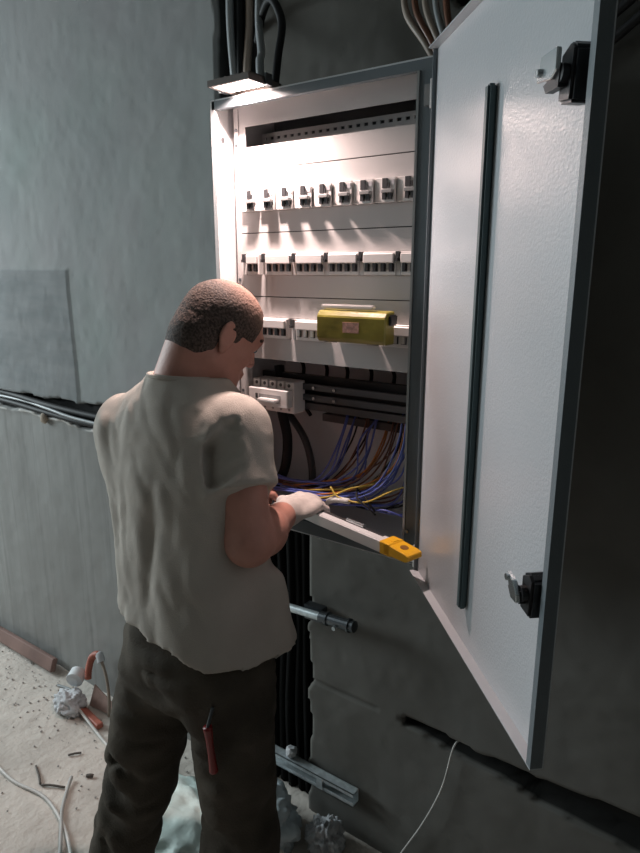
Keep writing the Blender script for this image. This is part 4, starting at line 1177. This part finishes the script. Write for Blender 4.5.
# folds: ridges and valleys fanning from the right armpit, long drags on the back
def ridge(a, b, r, out=0.0): T_.cap(a, b, r, r*0.5, 0.018)
def valley(a, b, r): T_.cap(a, b, r, r*0.6, 0.014, 'sub')
def sleeve_fold(sh_, dr_, z0, ph0, z1, ph1, r, n=5):
    prev = None
    for q in range(n+1):
        t = q/n; al = z0+(z1-z0)*t; ph = math.radians(ph0+(ph1-ph0)*t)
        rad = 0.0600+0.05*al
        p = sh_+dr_*al+np.array([math.cos(ph), math.sin(ph), 0.12])*rad
        if prev is not None: valley(prev, p, r*(1-0.45*t))
        prev = p
for al0, al1, r in ((0.045, -0.020, 0.0075), (0.066, 0.002, 0.008), (0.086, 0.028, 0.008), (0.104, 0.056, 0.007)):
    sleeve_fold(RSH, rdir, al0, -118, al1, -50, r)
for k in range(6):
    z = 1.24-k*0.052
    sleeve_fold(LSH, ldir, 0.03+k*0.024, -150, 0.055+k*0.026, -95, 0.0065)

def fold_noise(p):
    q = p.copy(); q[:, 2] *= 0.42
    q2 = p.copy(); q2[:, 2] = p[:, 2]*0.8+p[:, 0]*0.9
    q3 = p.copy(); q3[:, 2] = p[:, 2]*0.22+p[:, 0]*0.25
    low = np.clip((1.22-p[:, 2])/0.1, 0, 1)*np.clip((-0.80-p[:, 0])/0.05, 0, 1)
    return 0.0022*vnoise(q, 12, 1)+0.0068*(1-2*np.abs(vnoise(q3, 16, 2)))*(0.35+0.65*low)+0.0022*(1-2*np.abs(vnoise(q2, 24, 2)))+0.0006*vnoise(p, 60, 4)


T_.noise(fold_noise)
T_.plane(NECK+[0, 0, -0.002], nrm([0, 0.10, 1]))
T_.cap(NECK+[0, 0.0, 0.014], NECK+[0, 0.0, 0.1], 0.062, 0.062, 0.004, 'sub')      # neck opening
hem = 0.960
P = np.stack(np.meshgrid(*T_.ax, indexing='ij'), -1)
hemz = hem+0.006*np.sin(P[..., 0]*22+1)+0.004*np.sin(P[..., 0]*61)-0.055*np.clip((P[..., 0]+0.98)/0.3, 0, 1)
T_.v = np.maximum(T_.v, (hemz-P[..., 2]).astype(np.float32))
shirt = link('t_shirt', T_.mesh('t_shirt', 1), M_SHIRT, man, smooth=True); shirt.data.transform(man_inv)
shirt['label'] = 'pale grey cotton T-shirt with creases'
# stitched neckband and sleeve band
def ringband(name, c, axis, r, rt, m, parent, sq=1.0):
    axis = Vector(axis).normalized(); u = axis.orthogonal().normalized(); v = axis.cross(u)
    pts = [Vector(c)+(u*math.cos(a)+v*math.sin(a))*r for a in [2*math.pi*i/36 for i in range(37)]]
    bm = bmesh.new(); tube(bm, pts, rt, 8, curve=False); bm.transform(man_inv); return obj(name, bm, m, parent, smooth=True)
ringband('neck_band', NECK+[0.000, -0.004, -0.004], (0, 0.10, 1), 0.066, 0.0045, M_SHIRT, shirt)

# trousers
Tr = SDF((-1.30, 0.55, 0.10), (-0.58, 1.00, 0.99), 0.0055)
Tr.ell((-0.850, 0.797, 0.92), (0.152, 0.112, 0.12), None, 0.04)
Tr.ell((-0.905, 0.745, 0.84), (0.082, 0.064, 0.10), None, 0.05); Tr.ell((-0.790, 0.745, 0.84), (0.082, 0.064, 0.10), None, 0.05)
Tr.cap((-0.768, 0.790, 0.86), RK, 0.094, 0.074, 0.015); Tr.cap(RK, RF+[0, 0, 0.0], 0.074, 0.068, 0.03)
Tr.cap((-0.935, 0.790, 0.86), LK, 0.094, 0.078, 0.015); Tr.cap(LK, LF+[0, 0, 0.0], 0.078, 0.068, 0.03)
for a, b, r in (((-1.03, 0.70, 0.62), (-0.92, 0.665, 0.575), 0.010), ((-1.05, 0.69, 0.56), (-0.94, 0.655, 0.50), 0.010), ((-1.07, 0.68, 0.49), (-0.95, 0.65, 0.44), 0.010), ((-1.07, 0.68, 0.42), (-0.97, 0.64, 0.37), 0.010),
                ((-0.93, 0.675, 0.78), (-0.84, 0.68, 0.73), 0.012), ((-0.80, 0.665, 0.76), (-0.73, 0.675, 0.71), 0.009), ((-0.80, 0.69, 0.56), (-0.70, 0.70, 0.53), 0.009),
                ((-0.78, 0.67, 0.66), (-0.75, 0.68, 0.48), 0.008), ((-0.845, 0.655, 0.93), (-0.845, 0.665, 0.80), 0.008)):
    Tr.cap(a, b, r*0.7, r*0.5, 0.03, 'sub')


def tfold(p):
    q = p.copy(); q[:, 2] *= 1.6; q[:, 0] *= 0.8
    return 0.0075*vnoise(q, 11, 5)+0.0045*(1-2*np.abs(vnoise(q, 19, 6)))+0.001*vnoise(p, 55, 7)


Tr.noise(tfold)
Tr.plane((0, 0, 0.985), (0, 0, 1)); Tr.plane((0, 0, 0.115), (0, 0, -1))
tro = link('trousers', Tr.mesh('trousers', 1), M_TROUS, man, smooth=True); tro.data.transform(man_inv)
tro['label'] = 'dark olive-brown work trousers, creased'
# shoes
for ft, sgn in ((RF, 1), (LF, -1)):
    Sh = SDF(ft+np.array([-0.10, -0.12, -0.095]), ft+np.array([0.10, 0.25, 0.09]), 0.005)
    Sh.cap(ft+[0, 0.0, -0.045], ft+[0.02*sgn, 0.16, -0.060], 0.044, 0.040, 0.02); Sh.cap(ft, ft+[0, 0, -0.03], 0.048, 0.048, 0.02)
    Sh.plane((0, 0, 0.012), (0, 0, -1))
    s = link('shoe', Sh.mesh('shoe', 1), M_SHOE, man, smooth=True); s.data.transform(man_inv)
    bm = bmesh.new(); box(bm, ft[0]-0.042, ft[0]+0.042, ft[1]-0.05, ft[1]+0.20, 0.002, 0.016); bm.transform(man_inv); obj('sole', bm, M_SOLE, s, bevel=0.005)

# red-handled tool hanging from the trouser pocket
rt = empty('screwdriver', (-0.722, 0.690, 0.815), (math.radians(6), math.radians(0), 0))
tag(rt, 'red-handled screwdriver hanging down the back of the right trouser leg', 'screwdriver')
bm = bmesh.new(); tube(bm, [(0, -0.006, 0.0), (0, -0.006, -0.03), (0, -0.006, -0.07), (0, -0.006, -0.10)], lambda t: 0.0085*(1-0.25*math.sin(t*3.1)), 10); obj('handle', bm, M_RED, rt, smooth=True)
bm = bmesh.new(); cyl(bm, (0, -0.006, 0.0), (0, 0.012, 0.03), 0.003, n=10); obj('shaft', bm, M_DARKSTEEL, rt)
